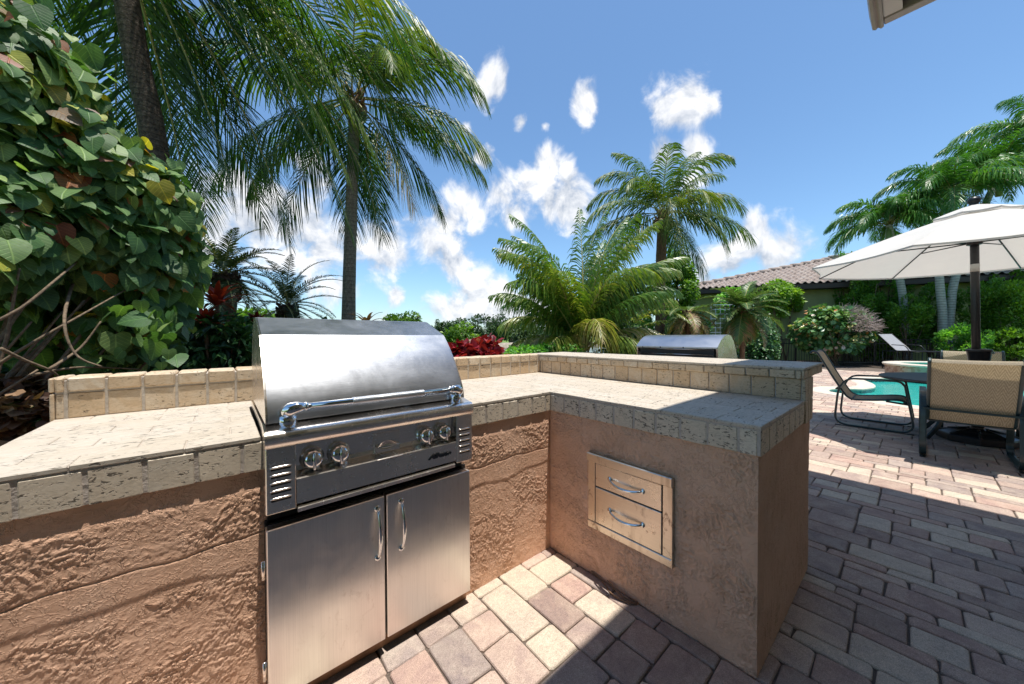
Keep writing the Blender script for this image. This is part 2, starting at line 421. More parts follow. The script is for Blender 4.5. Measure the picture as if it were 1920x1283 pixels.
# ================================================================ mesh helpers
def link(o): scene.collection.objects.link(o); return o
class MB:
    def __init__(s): s.v = []; s.f = []; s.t = []; s.sm = []; s.nv = 0
    def add(s, v, f, tint=.5, smooth=False):
        v = np.asarray(v, float).reshape(-1, 3)
        s.v.append(v)
        n = s.nv
        s.f += [tuple(i + n for i in q) for q in f]
        s.t += [tint] * len(f) if np.isscalar(tint) else list(tint)
        s.sm += [smooth] * len(f)
        s.nv += len(v)
        return s
    def box(s, a, b, ch=.002, tint=.5, smooth=False, jit=0.0):
        """chamfered box from corner a to corner b"""
        a = np.array(a, float); b = np.array(b, float)
        lo = np.minimum(a, b); hi = np.maximum(a, b)
        ch = min(ch, *((hi - lo) * .45))
        V = []; idx = {}
        for sx in (0, 1):
            for sy in (0, 1):
                for sz in (0, 1):
                    for ax in range(3):
                        c = [hi[i] if (sx, sy, sz)[i] else lo[i] for i in range(3)]
                        for i in range(3):
                            if i != ax: c[i] += -ch if (sx, sy, sz)[i] else ch
                        idx[(sx, sy, sz, ax)] = len(V); V.append(c)
        V = np.array(V)
        if jit: V = V + rng.normal(0, jit, V.shape)
        F = []
        for ax in range(3):
            o1, o2 = [i for i in range(3) if i != ax]
            for sd_ in (0, 1):
                q = []
                for (p, r) in ((0, 0), (1, 0), (1, 1), (0, 1)):
                    c = [0, 0, 0]; c[ax] = sd_; c[o1] = p; c[o2] = r; q.append(idx[(*c, ax)])
                F.append(q)
        for ax in range(3):      # edges along ax
            o1, o2 = [i for i in range(3) if i != ax]
            for p in (0, 1):
                for r in (0, 1):
                    c0 = [0, 0, 0]; c0[o1] = p; c0[o2] = r; c1 = list(c0); c1[ax] = 1
                    F.append([idx[(*c0, o1)], idx[(*c1, o1)], idx[(*c1, o2)], idx[(*c0, o2)]])
        for sx in (0, 1):
            for sy in (0, 1):
                for sz in (0, 1): F.append([idx[(sx, sy, sz, i)] for i in range(3)])
        cen = (lo + hi) / 2
        FF = []
        for q in F:
            p = V[q]; nrm = np.cross(p[1] - p[0], p[2] - p[0])
            FF.append(tuple(q) if nrm @ (p.mean(0) - cen) > 0 else tuple(q[::-1]))
        return s.add(V, FF, tint, smooth)
    def tube(s, pts, r, n=10, tint=.5, caps=True, smooth=True, prof=None, up=None):
        """sweep a round (or prof = list of 2D points) section along pts; r scalar or list"""
        P = np.array(pts, float); k = len(P)
        r = np.full(k, r) if np.isscalar(r) else np.array(r, float)
        T = np.gradient(P, axis=0); T /= np.linalg.norm(T, axis=1)[:, None] + 1e-12
        u = np.array(up if up is not None else (0, 0, 1.0), float)
        if abs(T[0] @ u) > .95: u = np.array((1.0, 0, 0)) if abs(T[0][0]) < .9 else np.array((0, 1.0, 0))
        a = np.cross(u, T[0]); a /= np.linalg.norm(a)
        if prof is None:
            an = np.linspace(0, 2 * np.pi, n, endpoint=False); pf = np.c_[np.cos(an), np.sin(an)]
        else: pf = np.array(prof, float); n = len(pf)
        V = []
        for i in range(k):
            a = a - (a @ T[i]) * T[i]; a /= np.linalg.norm(a); b = np.cross(T[i], a)
            V.append(P[i] + r[i] * (pf[:, :1] * a + pf[:, 1:] * b))
        V = np.concatenate(V); F = []
        for i in range(k - 1):
            for j in range(n):
                j2 = (j + 1) % n
                F.append((i * n + j, i * n + j2, (i + 1) * n + j2, (i + 1) * n + j))
        if caps: F.append(tuple(range(n))[::-1]); F.append(tuple((k - 1) * n + j for j in range(n)))
        return s.add(V, F, tint, smooth)
    def lathe(s, prof, cen=(0, 0, 0), n=32, tint=.5, smooth=True, axis=None, sx=1.0, sy=1.0):
        """prof: list of (radius, height); axis None = z"""
        V = []; F = []
        for (rr, h) in prof:
            for j in range(n):
                an = 2 * math.pi * j / n
                V.append((rr * sx * math.cos(an), rr * sy * math.sin(an), h))
        for i in range(len(prof) - 1):
            for j in range(n):
                j2 = (j + 1) % n; F.append((i * n + j, i * n + j2, (i + 1) * n + j2, (i + 1) * n + j))
        F.append(tuple(range(n))[::-1]); F.append(tuple((len(prof) - 1) * n + j for j in range(n)))
        V = np.array(V)
        if axis is not None:
            q = Vector((0, 0, 1)).rotation_difference(Vector(axis)).to_matrix(); V = V @ np.array(q).T
        return s.add(V + np.array(cen), F, tint, smooth)
    def prism(s, outline, x0, x1, plane='yz', tint=.5, smooth=False):
        """extrude a 2D outline; plane 'yz' along x, 'xz' along y, 'xy' along z"""
        o = outline; n = len(o)
        def P(a, b, t): return {'yz': (t, a, b), 'xz': (a, t, b), 'xy': (a, b, t)}[plane]
        V = [P(a, b, x0) for a, b in o] + [P(a, b, x1) for a, b in o]
        area = sum(o[i][0] * o[(i + 1) % n][1] - o[(i + 1) % n][0] * o[i][1] for i in range(n))
        sg = 1 if plane in ('yz', 'xy') else -1
        flip = (area * sg * (x1 - x0)) < 0
        F = [(i, (i + 1) % n, n + (i + 1) % n, n + i) for i in range(n)]
        caps = [tuple(range(n))[::-1], tuple(range(n, 2 * n))]
        if flip: F = [q[::-1] for q in F]; caps = [q[::-1] for q in caps]
        s.add(V, F, tint, smooth); n0 = s.nv
        s.add(V, caps, tint, False)
        return s
    def mesh(s, name):
        V = np.concatenate(s.v); me = bpy.data.meshes.new(name)
        me.from_pydata(V.tolist(), [], s.f)
        me.polygons.foreach_set('use_smooth', s.sm)
        at = me.attributes.new('tint', 'FLOAT', 'FACE'); at.data.foreach_set('value', np.array(s.t, dtype=np.float32))
        return me
    def build(s, name, material, parent=None, loc=None):
        me = s.mesh(name); me.materials.append(material)
        o = bpy.data.objects.new(name, me); link(o)
        if parent: o.parent = parent
        if loc is not None: o.location = loc
        return o
def raw_mesh(name, V, F, tint, material, smooth=True, parent=None, extra=None):
    """fast: V (n,3), F (m,k) same-size faces, tint (m)"""
    me = bpy.data.meshes.new(name); V = np.asarray(V, np.float32); F = np.asarray(F, np.int32)
    me.vertices.add(len(V)); me.vertices.foreach_set('co', V.ravel())
    k_ = F.shape[1]; me.loops.add(F.size); me.loops.foreach_set('vertex_index', F.ravel())
    me.polygons.add(len(F)); me.polygons.foreach_set('loop_start', np.arange(0, F.size, k_, dtype=np.int32))
    me.polygons.foreach_set('use_smooth', np.full(len(F), smooth))
    me.update(calc_edges=True)
    at = me.attributes.new('tint', 'FLOAT', 'FACE'); at.data.foreach_set('value', np.asarray(tint, np.float32))
    if extra:
        for nme, arr in extra.items():
            at = me.attributes.new(nme, 'FLOAT', 'FACE'); at.data.foreach_set('value', np.asarray(arr, np.float32))
    me.materials.append(material)
    o = bpy.data.objects.new(name, me); link(o)
    if parent: o.parent = parent
    return o
def tag(o, label, cat=None, group=None, kind=None):
    if label: o['label'] = label
    if cat: o['category'] = cat
    if group: o['group'] = group
    if kind: o['kind'] = kind
    return o
def thing(name, label, cat, loc=(0, 0, 0), rz=0, group=None):
    o = bpy.data.objects.new(name, None); link(o); o.location = loc; o.rotation_euler = (0, 0, rz); o.empty_display_size = .1
    return tag(o, label, cat, group)
def struct(o): o['kind'] = 'structure'; return o
def arc(cx, cy, r, a0, a1, n=8):
    return [(cx + r * math.cos(R(a0 + (a1 - a0) * i / n)), cy + r * math.sin(R(a0 + (a1 - a0) * i / n))) for i in range(n + 1)]
def smoothpath(P, n=8, closed=False):
    P = np.array(P, float); out = []; k_ = len(P)
    rngi = range(k_) if closed else range(k_ - 1)
    for i in rngi:
        if closed: p0, p1, p2, p3 = P[(i - 1) % k_], P[i], P[(i + 1) % k_], P[(i + 2) % k_]
        else: p0, p1, p2, p3 = P[max(i - 1, 0)], P[i], P[i + 1], P[min(i + 2, k_ - 1)]
        for j in range(n):
            t = j / n
            out.append(.5 * ((2 * p1) + (-p0 + p2) * t + (2 * p0 - 5 * p1 + 4 * p2 - p3) * t * t + (-p0 + 3 * p1 - 3 * p2 + p3) * t ** 3))
    if not closed: out.append(P[-1])
    return np.array(out)
def roundpath(P, r, n=5):
    """polyline with filleted corners"""
    P = [np.array(p, float) for p in P]; out = [P[0]]
    for i in range(1, len(P) - 1):
        a, b, c = P[i - 1], P[i], P[i + 1]
        ra = min(r, np.linalg.norm(a - b) * .49, np.linalg.norm(c - b) * .49)
        s_ = b + (a - b) / np.linalg.norm(a - b) * ra; e = b + (c - b) / np.linalg.norm(c - b) * ra
        for j in range(n + 1):
            t = j / n; out.append((1 - t) ** 2 * s_ + 2 * t * (1 - t) * b + t * t * e)
    out.append(P[-1]); return np.array(out)
def place(px, d, z):
    """world point d metres ahead along the view's horizontal axis and px metres to its right"""
    p = CAM + FWD * d + RGT * px
    return np.array([p[0], p[1], z])
def at(u, D, v):
    return place((u - 960) / 639.5 * D, D, CAM[2] + (631.3 - v) / 639.5 * D)

# ================================================================ ground
def sheet(name, pts, z, material, kind='structure'):
    me = bpy.data.meshes.new(name); me.from_pydata([(p[0], p[1], z) for p in pts], [], [tuple(range(len(pts)))]); me.materials.append(material)
    o = link(bpy.data.objects.new(name, me)); o['kind'] = kind; return o
POOL = smoothpath([(9.1, -.12), (8.75, -.22), (8.5, -.6), (8.05, -.95), (7.85, -1.5), (7.8, -2.3), (8.1, -3.6), (9, -5), (11, -6.4), (13, -6), (14.2, -4.2), (14.3, -2.6), (13.9, -1.55), (13.3, -.85), (12.6, -.42), (11.9, -.55), (11.2, -.72), (10.5, -.76), (9.95, -.62), (9.75, -.40), (9.45, -.16)], 6, closed=True)
def inpoly(P, X, Y):
    inside = np.zeros(X.shape, bool); n = len(P)
    for i in range(n):
        x1, y1 = P[i]; x2, y2 = P[(i + 1) % n]
        c = ((y1 > Y) != (y2 > Y)) & (X < (x2 - x1) * (Y - y1) / (y2 - y1 + 1e-12) + x1)
        inside ^= c
    return inside
def offset_loop(P, d):
    n = len(P); out = []
    for i in range(n):
        t = P[(i + 1) % n] - P[i - 1]; t /= np.linalg.norm(t); out.append(P[i] + d * np.array([t[1], -t[0]]))
    return np.array(out)
area = sum(POOL[i][0] * POOL[(i + 1) % len(POOL)][1] - POOL[(i + 1) % len(POOL)][0] * POOL[i][1] for i in range(len(POOL)))
sgn = 1 if area > 0 else -1
COP = offset_loop(POOL, .32 * sgn)

# ground: one far-reaching sheet with a hole where the pool is cut (ring of quads round the pool)
def ground():
    n = len(COP)
    c = COP.mean(0)
    rings = [(COP, -.06)]
    V = [(p[0], p[1], -.06) for p in COP]; F = []
    prev = 0
    for rad in (12.0, 60.0, 900.0):
        s0 = len(V)
        for p in COP:
            a = math.atan2(p[1] - c[1], p[0] - c[0])
            V.append((c[0] + rad * math.cos(a), c[1] + rad * math.sin(a), -.06 if rad < 60 else (-.35 if rad < 100 else -.5)))
        for i in range(n):
            j = (i + 1) % n; F.append((prev + i, prev + j, s0 + j, s0 + i))
        prev = s0
    me = bpy.data.meshes.new('ground'); me.from_pydata(V, [], F); me.materials.append(M['grass'])
    o = link(bpy.data.objects.new('ground', me)); o['kind'] = 'structure'
    return o
ground()
# planting beds of dark mulch behind the kitchen and along the fence
bed = [(-6.5, 1.0), (1.2, 1.0), (1.25, 2.3), (4.2, 1.6), (7.6, 2.1), (13.2, 2.3), (15.8, .2), (18.5, -4), (24, -8), (24, 4), (15, 7.0), (9.4, 7.2), (4.2, 6.2), (1.5, 4.6), (0, 5.5), (.8, 9.5), (-2.2, 10.0), (-4.2, 4.6), (-6.5, 3.2)]
sheet('planting_bed', bed, -.03, M['mulch'])

# --- pavers: every stone a bevelled block in one sheet of paving
def pavers():
    u = .0778
    x0, y0 = -4.2, -9.0; nx, ny = int(20.2 / u), int(11.2 / u)
    occ = np.zeros((nx, ny), bool)
    X = x0 + (np.arange(nx) + .5)[:, None] * u + np.zeros((1, ny)); Y = y0 + (np.arange(ny) + .5)[None, :] * u + np.zeros((nx, 1))
    occ |= inpoly(offset_loop(POOL, .30 * sgn), X, Y)
    lim = 1.1 + np.clip((X - 1.2) * .25, 0, .9)
    occ |= (Y > lim) | (X > 15.6 - .2 * Y.clip(-9, 0) * 0 + np.clip(-Y, 0, 9) * .25)
    occ |= (X < 1.0) & (Y > .9)
    base = [((2, 2), .28), ((2, 3), .28), ((3, 2), .12), ((2, 4), .10), ((3, 3), .18), ((3, 4), .04)]
    P = []
    r_ = random.Random(11)
    for j in range(ny):
        for i in range(nx):
            if occ[i, j]: continue
            opts = [(s_, w) for s_, w in base if i + s_[0] <= nx and j + s_[1] <= ny and not occ[i:i + s_[0], j:j + s_[1]].any()]
            if not opts:
                w_ = 1; h_ = 1
                while w_ < 3 and i + w_ < nx and not occ[i + w_, j]: w_ += 1
                while h_ < 3 and j + h_ < ny and not occ[i:i + w_, j + h_].any(): h_ += 1
                s_ = (w_, h_)
            else: s_ = r_.choices([o[0] for o in opts], [o[1] for o in opts])[0]
            occ[i:i + s_[0], j:j + s_[1]] = True
            P.append((x0 + i * u, y0 + j * u, s_[0] * u, s_[1] * u))
    P = np.array(P); n = len(P)
    g = .0028
    cx = P[:, 0] + P[:, 2] / 2; cy_ = P[:, 1] + P[:, 3] / 2; hx = P[:, 2] / 2 - g; hy = P[:, 3] / 2 - g
    def ring(ins, cut, z, jz=None):
        hx_ = hx - ins; hy_ = hy - ins; c = np.minimum(cut, np.minimum(hx_, hy_) * .6)
        pts = [(hx_, -hy_ + c), (hx_, hy_ - c), (hx_ - c, hy_), (-hx_ + c, hy_), (-hx_, hy_ - c), (-hx_, -hy_ + c), (-hx_ + c, -hy_), (hx_ - c, -hy_)]
        return np.stack([np.stack([a, b, np.full(n, z)], 1) for a, b in pts], 1)      # n,8,3
    r0 = ring(0.0, .008, -.035); r1 = ring(.0, .009, -.0070); r2 = ring(.003, .011, -.0018); r3 = ring(.009, .014, 0.0)
    jit = rng.normal(0, .0022, (n, 8, 2))
    for r__ in (r0, r1, r2, r3): r__[:, :, :2] += jit
    V = np.concatenate([r0, r1, r2, r3], 1)                                               # n,32,3
    ang = rng.normal(0, .008, n); ca, sa = np.cos(ang), np.sin(ang)
    tilt = rng.normal(0, .006, (n, 2)); dz = rng.normal(0, .0008, n)
    x, y = V[:, :, 0].copy(), V[:, :, 1].copy()
    V[:, :, 0] = ca[:, None] * x - sa[:, None] * y; V[:, :, 1] = sa[:, None] * x + ca[:, None] * y
    V[:, :, 2] += tilt[:, :1] * x + tilt[:, 1:] * y + dz[:, None] - .001
    V[:, :, 0] += cx[:, None]; V[:, :, 1] += cy_[:, None]
    f = []
    for k_ in range(3):
        for j in range(8):
            j2 = (j + 1) % 8; f.append((k_ * 8 + j, k_ * 8 + j2, (k_ + 1) * 8 + j2, (k_ + 1) * 8 + j))
    b = 24
    f += [(b, b + 1, b + 2, b + 7), (b + 7, b + 2, b + 3, b + 6), (b + 6, b + 3, b + 4, b + 5)]
    f = np.array(f); FF = (f[None] + (np.arange(n) * 32)[:, None, None]).reshape(-1, 4)
    t = rng.random(n) ** 1.0; tint = np.repeat(t, len(f)); mot = np.repeat(rng.random(n), len(f))
    o = raw_mesh('patio_pavers', V.reshape(-1, 3), FF, tint, M['paver'], smooth=False, extra={'mottle': mot}); struct(o)
    return n
pavers()
# joint sand under the stones (kept outside the pool)
def sandsheet():
    n = len(COP); inner = offset_loop(POOL, .28 * sgn)
    c = inner.mean(0); V = [(p[0], p[1], -.0135) for p in inner]; F = []
    box = (-4.2, -9.0, 17.9, 2.0)
    for p in inner:
        a = np.array(p) - c; a /= np.linalg.norm(a); ts = []
        for lim, ax in ((box[0], 0), (box[2], 0), (box[1], 1), (box[3], 1)):
            if abs(a[ax]) > 1e-6:
                t = (lim - c[ax]) / a[ax]
                if t > 0: ts.append(t)
        q = c + a * min(ts); V.append((q[0], q[1], -.0135))
    for i in range(n):
        j = (i + 1) % n; F.append((i, j, n + j, n + i))
    me = bpy.data.meshes.new('joint_sand'); me.from_pydata(V, [], F); me.materials.append(M['sand'])
    o = link(bpy.data.objects.new('joint_sand', me)); o['kind'] = 'structure'
sandsheet()
# --- pool
k = N('pool_tile'); vo = k.n('ShaderNodeTexVoronoi'); vo.inputs['Scale'].default_value = 22; k.l(k.co, vo.inputs[0])
k.set(Base_Color=k.ramp(vo.outputs['Color'], [(.2, (.02, .05, .06)), (.5, (.05, .16, .18)), (.8, (.16, .22, .18))]), Roughness=.25); M['pool_tile'] = k.m
k = N('pool_water'); f = k.noise(3, 4, .6, .8)
k.set(Base_Color=k.ramp(f, [(.3, (.02, .40, .36)), (.7, (.05, .52, .46))]), Roughness=.06); k.bump(k.noise(6, 4, .6, 1.0), .25, .03); M['water'] = k.m
def loopband(name, A, za, B, zb, material, closed=True):
    n = len(A); V = [(p[0], p[1], za) for p in A] + [(p[0], p[1], zb) for p in B]
    F = [(i, (i + 1) % n, n + (i + 1) % n, n + i) for i in range(n)]
    return V, F
bmm = MB()
V, F = loopband('w', POOL, -.035, POOL, -.24, None); bmm.add(V, F, .5, True)
o = bmm.build('pool_wall', M['pool_tile']); struct(o)
b2 = MB(); inn = offset_loop(POOL, -.012 * sgn)
for (A, za, B, zb) in ((inn, -.035, inn, -.008), (inn, -.008, offset_loop(POOL, .006 * sgn), .008), (offset_loop(POOL, .006 * sgn), .008, offset_loop(POOL, .285 * sgn), .008), (offset_loop(POOL, .285 * sgn), .008, COP, -.004), (inn, -.035, offset_loop(POOL, .01 * sgn), -.035)):
    V, F = loopband('c', A, za, B, zb, None); b2.add(V, F, .5, False)
struct(b2.build('pool_coping', M['coping']))
sheet('pool_water', [tuple(p) for p in POOL], -.115, M['water'])
# --- spa ring beside the pool
k = N('spa_tile'); vo = k.n('ShaderNodeTexVoronoi'); vo.inputs['Scale'].default_value = 14; k.l(k.co, vo.inputs[0])
k.set(Base_Color=k.ramp(vo.outputs['Color'], [(.2, (.22, .12, .08)), (.5, (.36, .24, .17)), (.8, (.42, .34, .27))]), Roughness=.6); M['spa_tile'] = k.m
spa = thing('raised_spa', 'round raised spa tub with cream stone rim and brown tiled wall beyond the pool', 'spa', (14.75, -2.05, 0))
b = MB(); n = 40
def ringpts(r, z, n=40): return [(r * math.cos(2 * math.pi * i / n), r * math.sin(2 * math.pi * i / n), z) for i in range(n)]
def ringband(b, specs, n=40, smooth=True):
    V = []; F = []
    for (r, z) in specs: V += ringpts(r, z, n)
    for k_ in range(len(specs) - 1):
        for i in range(n): F.append((k_ * n + i, k_ * n + (i + 1) % n, (k_ + 1) * n + (i + 1) % n, (k_ + 1) * n + i))
    b.add(V, F, .5, smooth)
ringband(b, [(1.28, -.02), (1.28, .335)]); ringband(b, [(1.0, .335), (1.0, -.1)]); b.build('wall', M['spa_tile'], spa)
b = MB(); ringband(b, [(1.28, .335), (1.33, .338), (1.35, .37), (1.33, .40), (1.0, .405), (.96, .38), (.98, .34), (1.0, .335)]); b.build('rim', M['coping'], spa)
b = MB(); b.add(ringpts(.99, .26), [tuple(range(40))]); b.build('spa_water', M['water'], spa)

# --- lake, banks and the far shore
k = N('lake_water'); k.set(Base_Color=(.012, .022, .016), Roughness=.10); k.bump(k.noise(.8, 4, .6, .5, sc3=(.4, 1, 1)), .35, .15); M['lake'] = k.m
def world_poly(name, pts, z, material): return sheet(name, [place(a, d, 0)[:2] for a, d in pts], z, material)
world_poly('lake_water', [(-60, 6.2), (-5, 6.6), (-3.2, 9), (-1, 13.5), (3.5, 12), (6, 15), (9.5, 22), (11, 30), (12, 44), (4, 50), (-1, 40), (-3, 26), (-6, 18), (-60, 17)], -.04 + .0, M['lake'])
for nm, line, wd in (('lake_bank', [(11.6, 30), (12.5, 44), (5, 50.5), (-1.5, 41), (-3.5, 27), (-6.5, 18.5), (-12, 17.3), (-60, 17.3)], 1.2),):
    b = MB(); P = smoothpath([place(a, d, 0)[:2] for a, d in line], 12); V = []; F = []
    for i, p in enumerate(P):
        t = P[min(i + 1, len(P) - 1)] - P[max(i - 1, 0)]; t /= np.linalg.norm(t); nn = np.array([t[1], -t[0]])
        for s_, z in ((-wd * .3, -.3), (0, .25), (wd * .4, .45), (wd, .42), (wd * 1.4, -.1)):
            q = p + nn * s_; V.append((q[0], q[1], z + rng.normal(0, .05)))
    for i in range(len(P) - 1):
        for j in range(4): F.append((i * 5 + j, (i + 1) * 5 + j, (i + 1) * 5 + j + 1, i * 5 + j + 1))
    b.add(V, F, .5, True); struct(b.build(nm, M['bank']))

# ================================================================ outdoor kitchen
L_, HS, HT, DD, HB, XL, WW, W2, W3, BS = 1.022, .81, .92, .806, 1.0845, 1.9732, .7245, .9086, 1.208, .0555
PT = .1055
kit = thing('outdoor_kitchen', 'L-shaped outdoor kitchen island of tan stucco with travertine tiled counter and raised bar ledge', 'kitchen island', (0, 0, 0))

def sstep(a, b, x):
    t = np.clip((x - a) / (b - a), 0, 1); return t * t * (3 - 2 * t)
def nz3(P, sc, octs=3, seed=0.0):
    out = np.empty(len(P))
    for i, p in enumerate(P): out[i] = mn.fractal(Vector((p[0] * sc + seed, p[1] * sc - seed * .7, seed * 1.3)), .9, 2.0, octs)
    return out
def stucco_h(U, V, coarse, seed):
    """skip-trowelled plaster: ragged ridges and crumbs between smooth drags; metres"""
    P = np.c_[U, V]
    wx = nz3(P, 14, 2, seed + 3) * .030; wy = nz3(P, 14, 2, seed + 9) * .030
    Q = np.c_[U + wx, V + wy]
    a = nz3(Q, 30, 3, seed); b = nz3(Q, 55, 3, seed + 20); z = nz3(P, 6, 2, seed + 31)
    msk = .25 + .75 * sstep(-.15, .15, z)
    isl = sstep(.04, .14, a) * .0026
    rid = np.exp(-(b / .15) ** 2) * msk * .0050
    rid2 = np.exp(-((a + .02) / .07) ** 2) * (.35 + .65 * msk) * .0038
    g = nz3(P, 120, 2, seed + 5) * .0005
    return (isl * (.4 + .6 * msk) + rid + rid2) * coarse + g
def stucco_panel(name, o, ux, vx, nrm, w, h, step, coarse, seed, fade, extra=None):
    nu, nv = max(2, int(w / step)), max(2, int(h / step))
    u = np.linspace(0, w, nu + 1); v = np.linspace(0, h, nv + 1)
    UU, VV = np.meshgrid(u, v, indexing='ij'); U = UU.ravel(); V = VV.ravel()
    H = stucco_h(U, V, coarse, seed)
    if extra is not None: H = extra(U, V, H)
    fl, fr, fb, ft = fade
    m_ = np.ones_like(U)
    if fl: m_ *= sstep(0, fl, U)
    if fr: m_ *= sstep(0, fr, w - U)
    if fb: m_ *= sstep(0, fb, V)
    if ft: m_ *= sstep(0, ft, h - V)
    H = H * m_
    o, ux, vx, nrm = (np.array(q, float) for q in (o, ux, vx, nrm))
    P = o + U[:, None] * ux + V[:, None] * vx + H[:, None] * nrm
    idx = np.arange((nu + 1) * (nv + 1)).reshape(nu + 1, nv + 1)
    F = np.stack([idx[:-1, :-1], idx[1:, :-1], idx[1:, 1:], idx[:-1, 1:]], -1).reshape(-1, 4)
    if np.cross(ux, vx) @ nrm < 0: F = F[:, ::-1]
    return P, F
def run_extra(U, V, H):
    x = U - 1.965; z = V
    smooth = sstep(.035, .0, np.abs(z - (.575 + .012 * np.sin(x * 5) + .01 * np.sin(x * 13)))) * 1.0
    H = H * (1 - .85 * sstep(.075, .035, np.abs(z - .555)))
    H = H + .0025 * sstep(-.012, .012, z - (.512 + .012 * np.sin(x * 7 + 1) + .006 * np.sin(x * 23)))
    H = H - .0035 * np.exp(-((z - (.601 + .004 * np.sin(x * 17) + .003 * np.sin(x * 41))) / .0022) ** 2)
    H = H * (1 - .8 * sstep(.735, .765, z))
    return H + .0
P1, F1 = stucco_panel('a', (-1.965, 0, 0), (1, 0, 0), (0, 0, 1), (0, -1, 0), 1.965, HS, .0030, .46, 1.0, (.0, .012, 0, 0), run_extra)
P2, F2 = stucco_panel('b', (0, 0, 0), (0, -1, 0), (0, 0, 1), (-1, 0, 0), L_, HS, .0033, .80, 5.0, (.012, .010, 0, 0))
def end_extra(U, V, H):
    P = np.c_[U, V * .08]; return H * .4 + np.abs(nz3(P, 75, 2, 3.0)) * .0035
P3, F3 = stucco_panel('c', (0, -L_, 0), (1, 0, 0), (0, 0, 1), (0, -1, 0), W2, .87, .005, .35, 9.0, (.010, 0, 0, 0), end_extra)
off = 0; VV = []; FF = []
for P, F in ((P1, F1), (P2, F2), (P3, F3)): VV.append(P); FF.append(F + off); off += len(P)
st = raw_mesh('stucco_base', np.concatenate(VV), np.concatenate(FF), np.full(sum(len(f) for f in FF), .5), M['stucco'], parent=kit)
b = MB()
b.box((-1.965, .004, -.02), (0.004, .94, HS - .003)); b.box((.004, -L_ + .004, -.02), (W2 - .002, .94, HS - .004))
b.box((WW + .012, -L_ + .006, HS - .01), (W2 - .003, .94, HB - BS))
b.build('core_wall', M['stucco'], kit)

# ---- countertop
def tiles_x(b, x0, x1, y0, y1, z0, z1, pitch, ph=0.0, gap=.004, ch=.003, jit=.0008):
    """row of tiles along x"""
    x = x0 + (ph - pitch if ph else 0)
    while x < x1 - 1e-6:
        a, c = max(x, x0), min(x + pitch, x1); x += pitch
        if c - a < .012: continue
        b.box((a + gap / 2, y0, z0), (c - gap / 2, y1, z1), ch, tint=rng.random(), jit=jit)
def tiles_y(b, y0, y1, x0, x1, z0, z1, pitch, ph=0.0, gap=.004, ch=.003, jit=.0008):
    y = y1 - (ph - pitch if ph else 0)
    y = y1 + (pitch - ph if ph else 0)
    while y > y0 + 1e-6:
        a, c = max(y - pitch, y0), min(y, y1); y -= pitch
        if c - a < .012: continue
        b.box((x0, a + gap / 2, z0), (x1, c - gap / 2, z1), ch, tint=rng.random(), jit=jit)
O_ = .012
GX0, GX1 = -1.372, -.602           # cut-out for the grill
# bed under the tiles
b = MB()
b.box((-XL + .004, -.0080, HS + .002), (GX0, DD + .02, HT - .0032), .001); b.box((GX1, -.0080, HS + .002), (0, DD + .02, HT - .0032), .001)
b.box((GX0, .62, HS + .002), (GX1, DD + .02, HT - .0032), .001); b.box((-.0085, -L_ - .0085, HS + .002), (WW + .002, DD + .02, HT - .0032), .001)
b.build('grout_bed', M['grout'], kit)
b = MB(); TT = .0135
def top_rows(b, x0, x1, y0, y1, longx=True, skip=None):
    """10 cm x 20 cm tiles in running bond, counted from the front edge"""
    if longx:
        y = y0; r = 0
        while y < y1 - .01:
            c = min(y + PT, y1); ph = (PT if r % 2 else 2 * PT); x = x0 - (PT if r % 2 else 0)
            while x < x1 - .005:
                a, e = max(x, x0), min(x + 2 * PT, x1); x += 2 * PT
                if e - a < .01: continue
                if skip and a < skip[1] - .01 and e > skip[0] + .01 and y < skip[2]:
                    if a < skip[0] - .012: b.box((a + .0012, y + .0012, HT - TT), (skip[0] - .001, c - .0012, HT + rng.normal(0, .0004)), .002, tint=rng.random())
                    if e > skip[1] + .012: b.box((skip[1] + .001, y + .0012, HT - TT), (e - .0012, c - .0012, HT + rng.normal(0, .0004)), .002, tint=rng.random())
                    continue
                b.box((a + .0012, y + .0012, HT - TT), (e - .0012, c - .0012, HT + rng.normal(0, .0004)), .002, tint=rng.random())
            y += PT; r += 1
    else:
        x = x0; r = 0
        while x < x1 - .01:
            c = min(x + PT, x1); y = y1 + (PT if r % 2 else 0)
            while y > y0 + .005:
                a, e = max(y - 2 * PT, y0), min(y, y1); y -= 2 * PT
                if e - a < .01: continue
                b.box((x + .0012, a + .0012, HT - TT), (c - .0012, e - .0012, HT + rng.normal(0, .0004)), .002, tint=rng.random())
            x += PT; r += 1
top_rows(b, -XL, -O_, -O_, DD, True, (GX0, GX1, .60))
top_rows(b, -O_, WW, -L_ - O_, DD, False)
b.build('counter_top', M['trav_top'], kit)
b = MB(); zt = HT - TT - .0045
tiles_x(b, -XL, -.004, -O_ + .0015, .0, HS, zt, PT, ph=(XL - 1.842) % PT, gap=.008)
b2 = MB()
tiles_y(b, -L_ - .002, -O_, -O_ + .0015, -.001, HS, zt, PT, gap=.008)
tiles_x(b, -O_ + .002, WW - .0, -L_ - O_ + .0015, -L_ + .001, HS, zt, PT, gap=.008)
tiles_y(b, -O_, DD, -XL - .009, -XL + .003, HS, zt, PT, gap=.008)
b.build('counter_edge_tile', M['trav_pale'], kit)
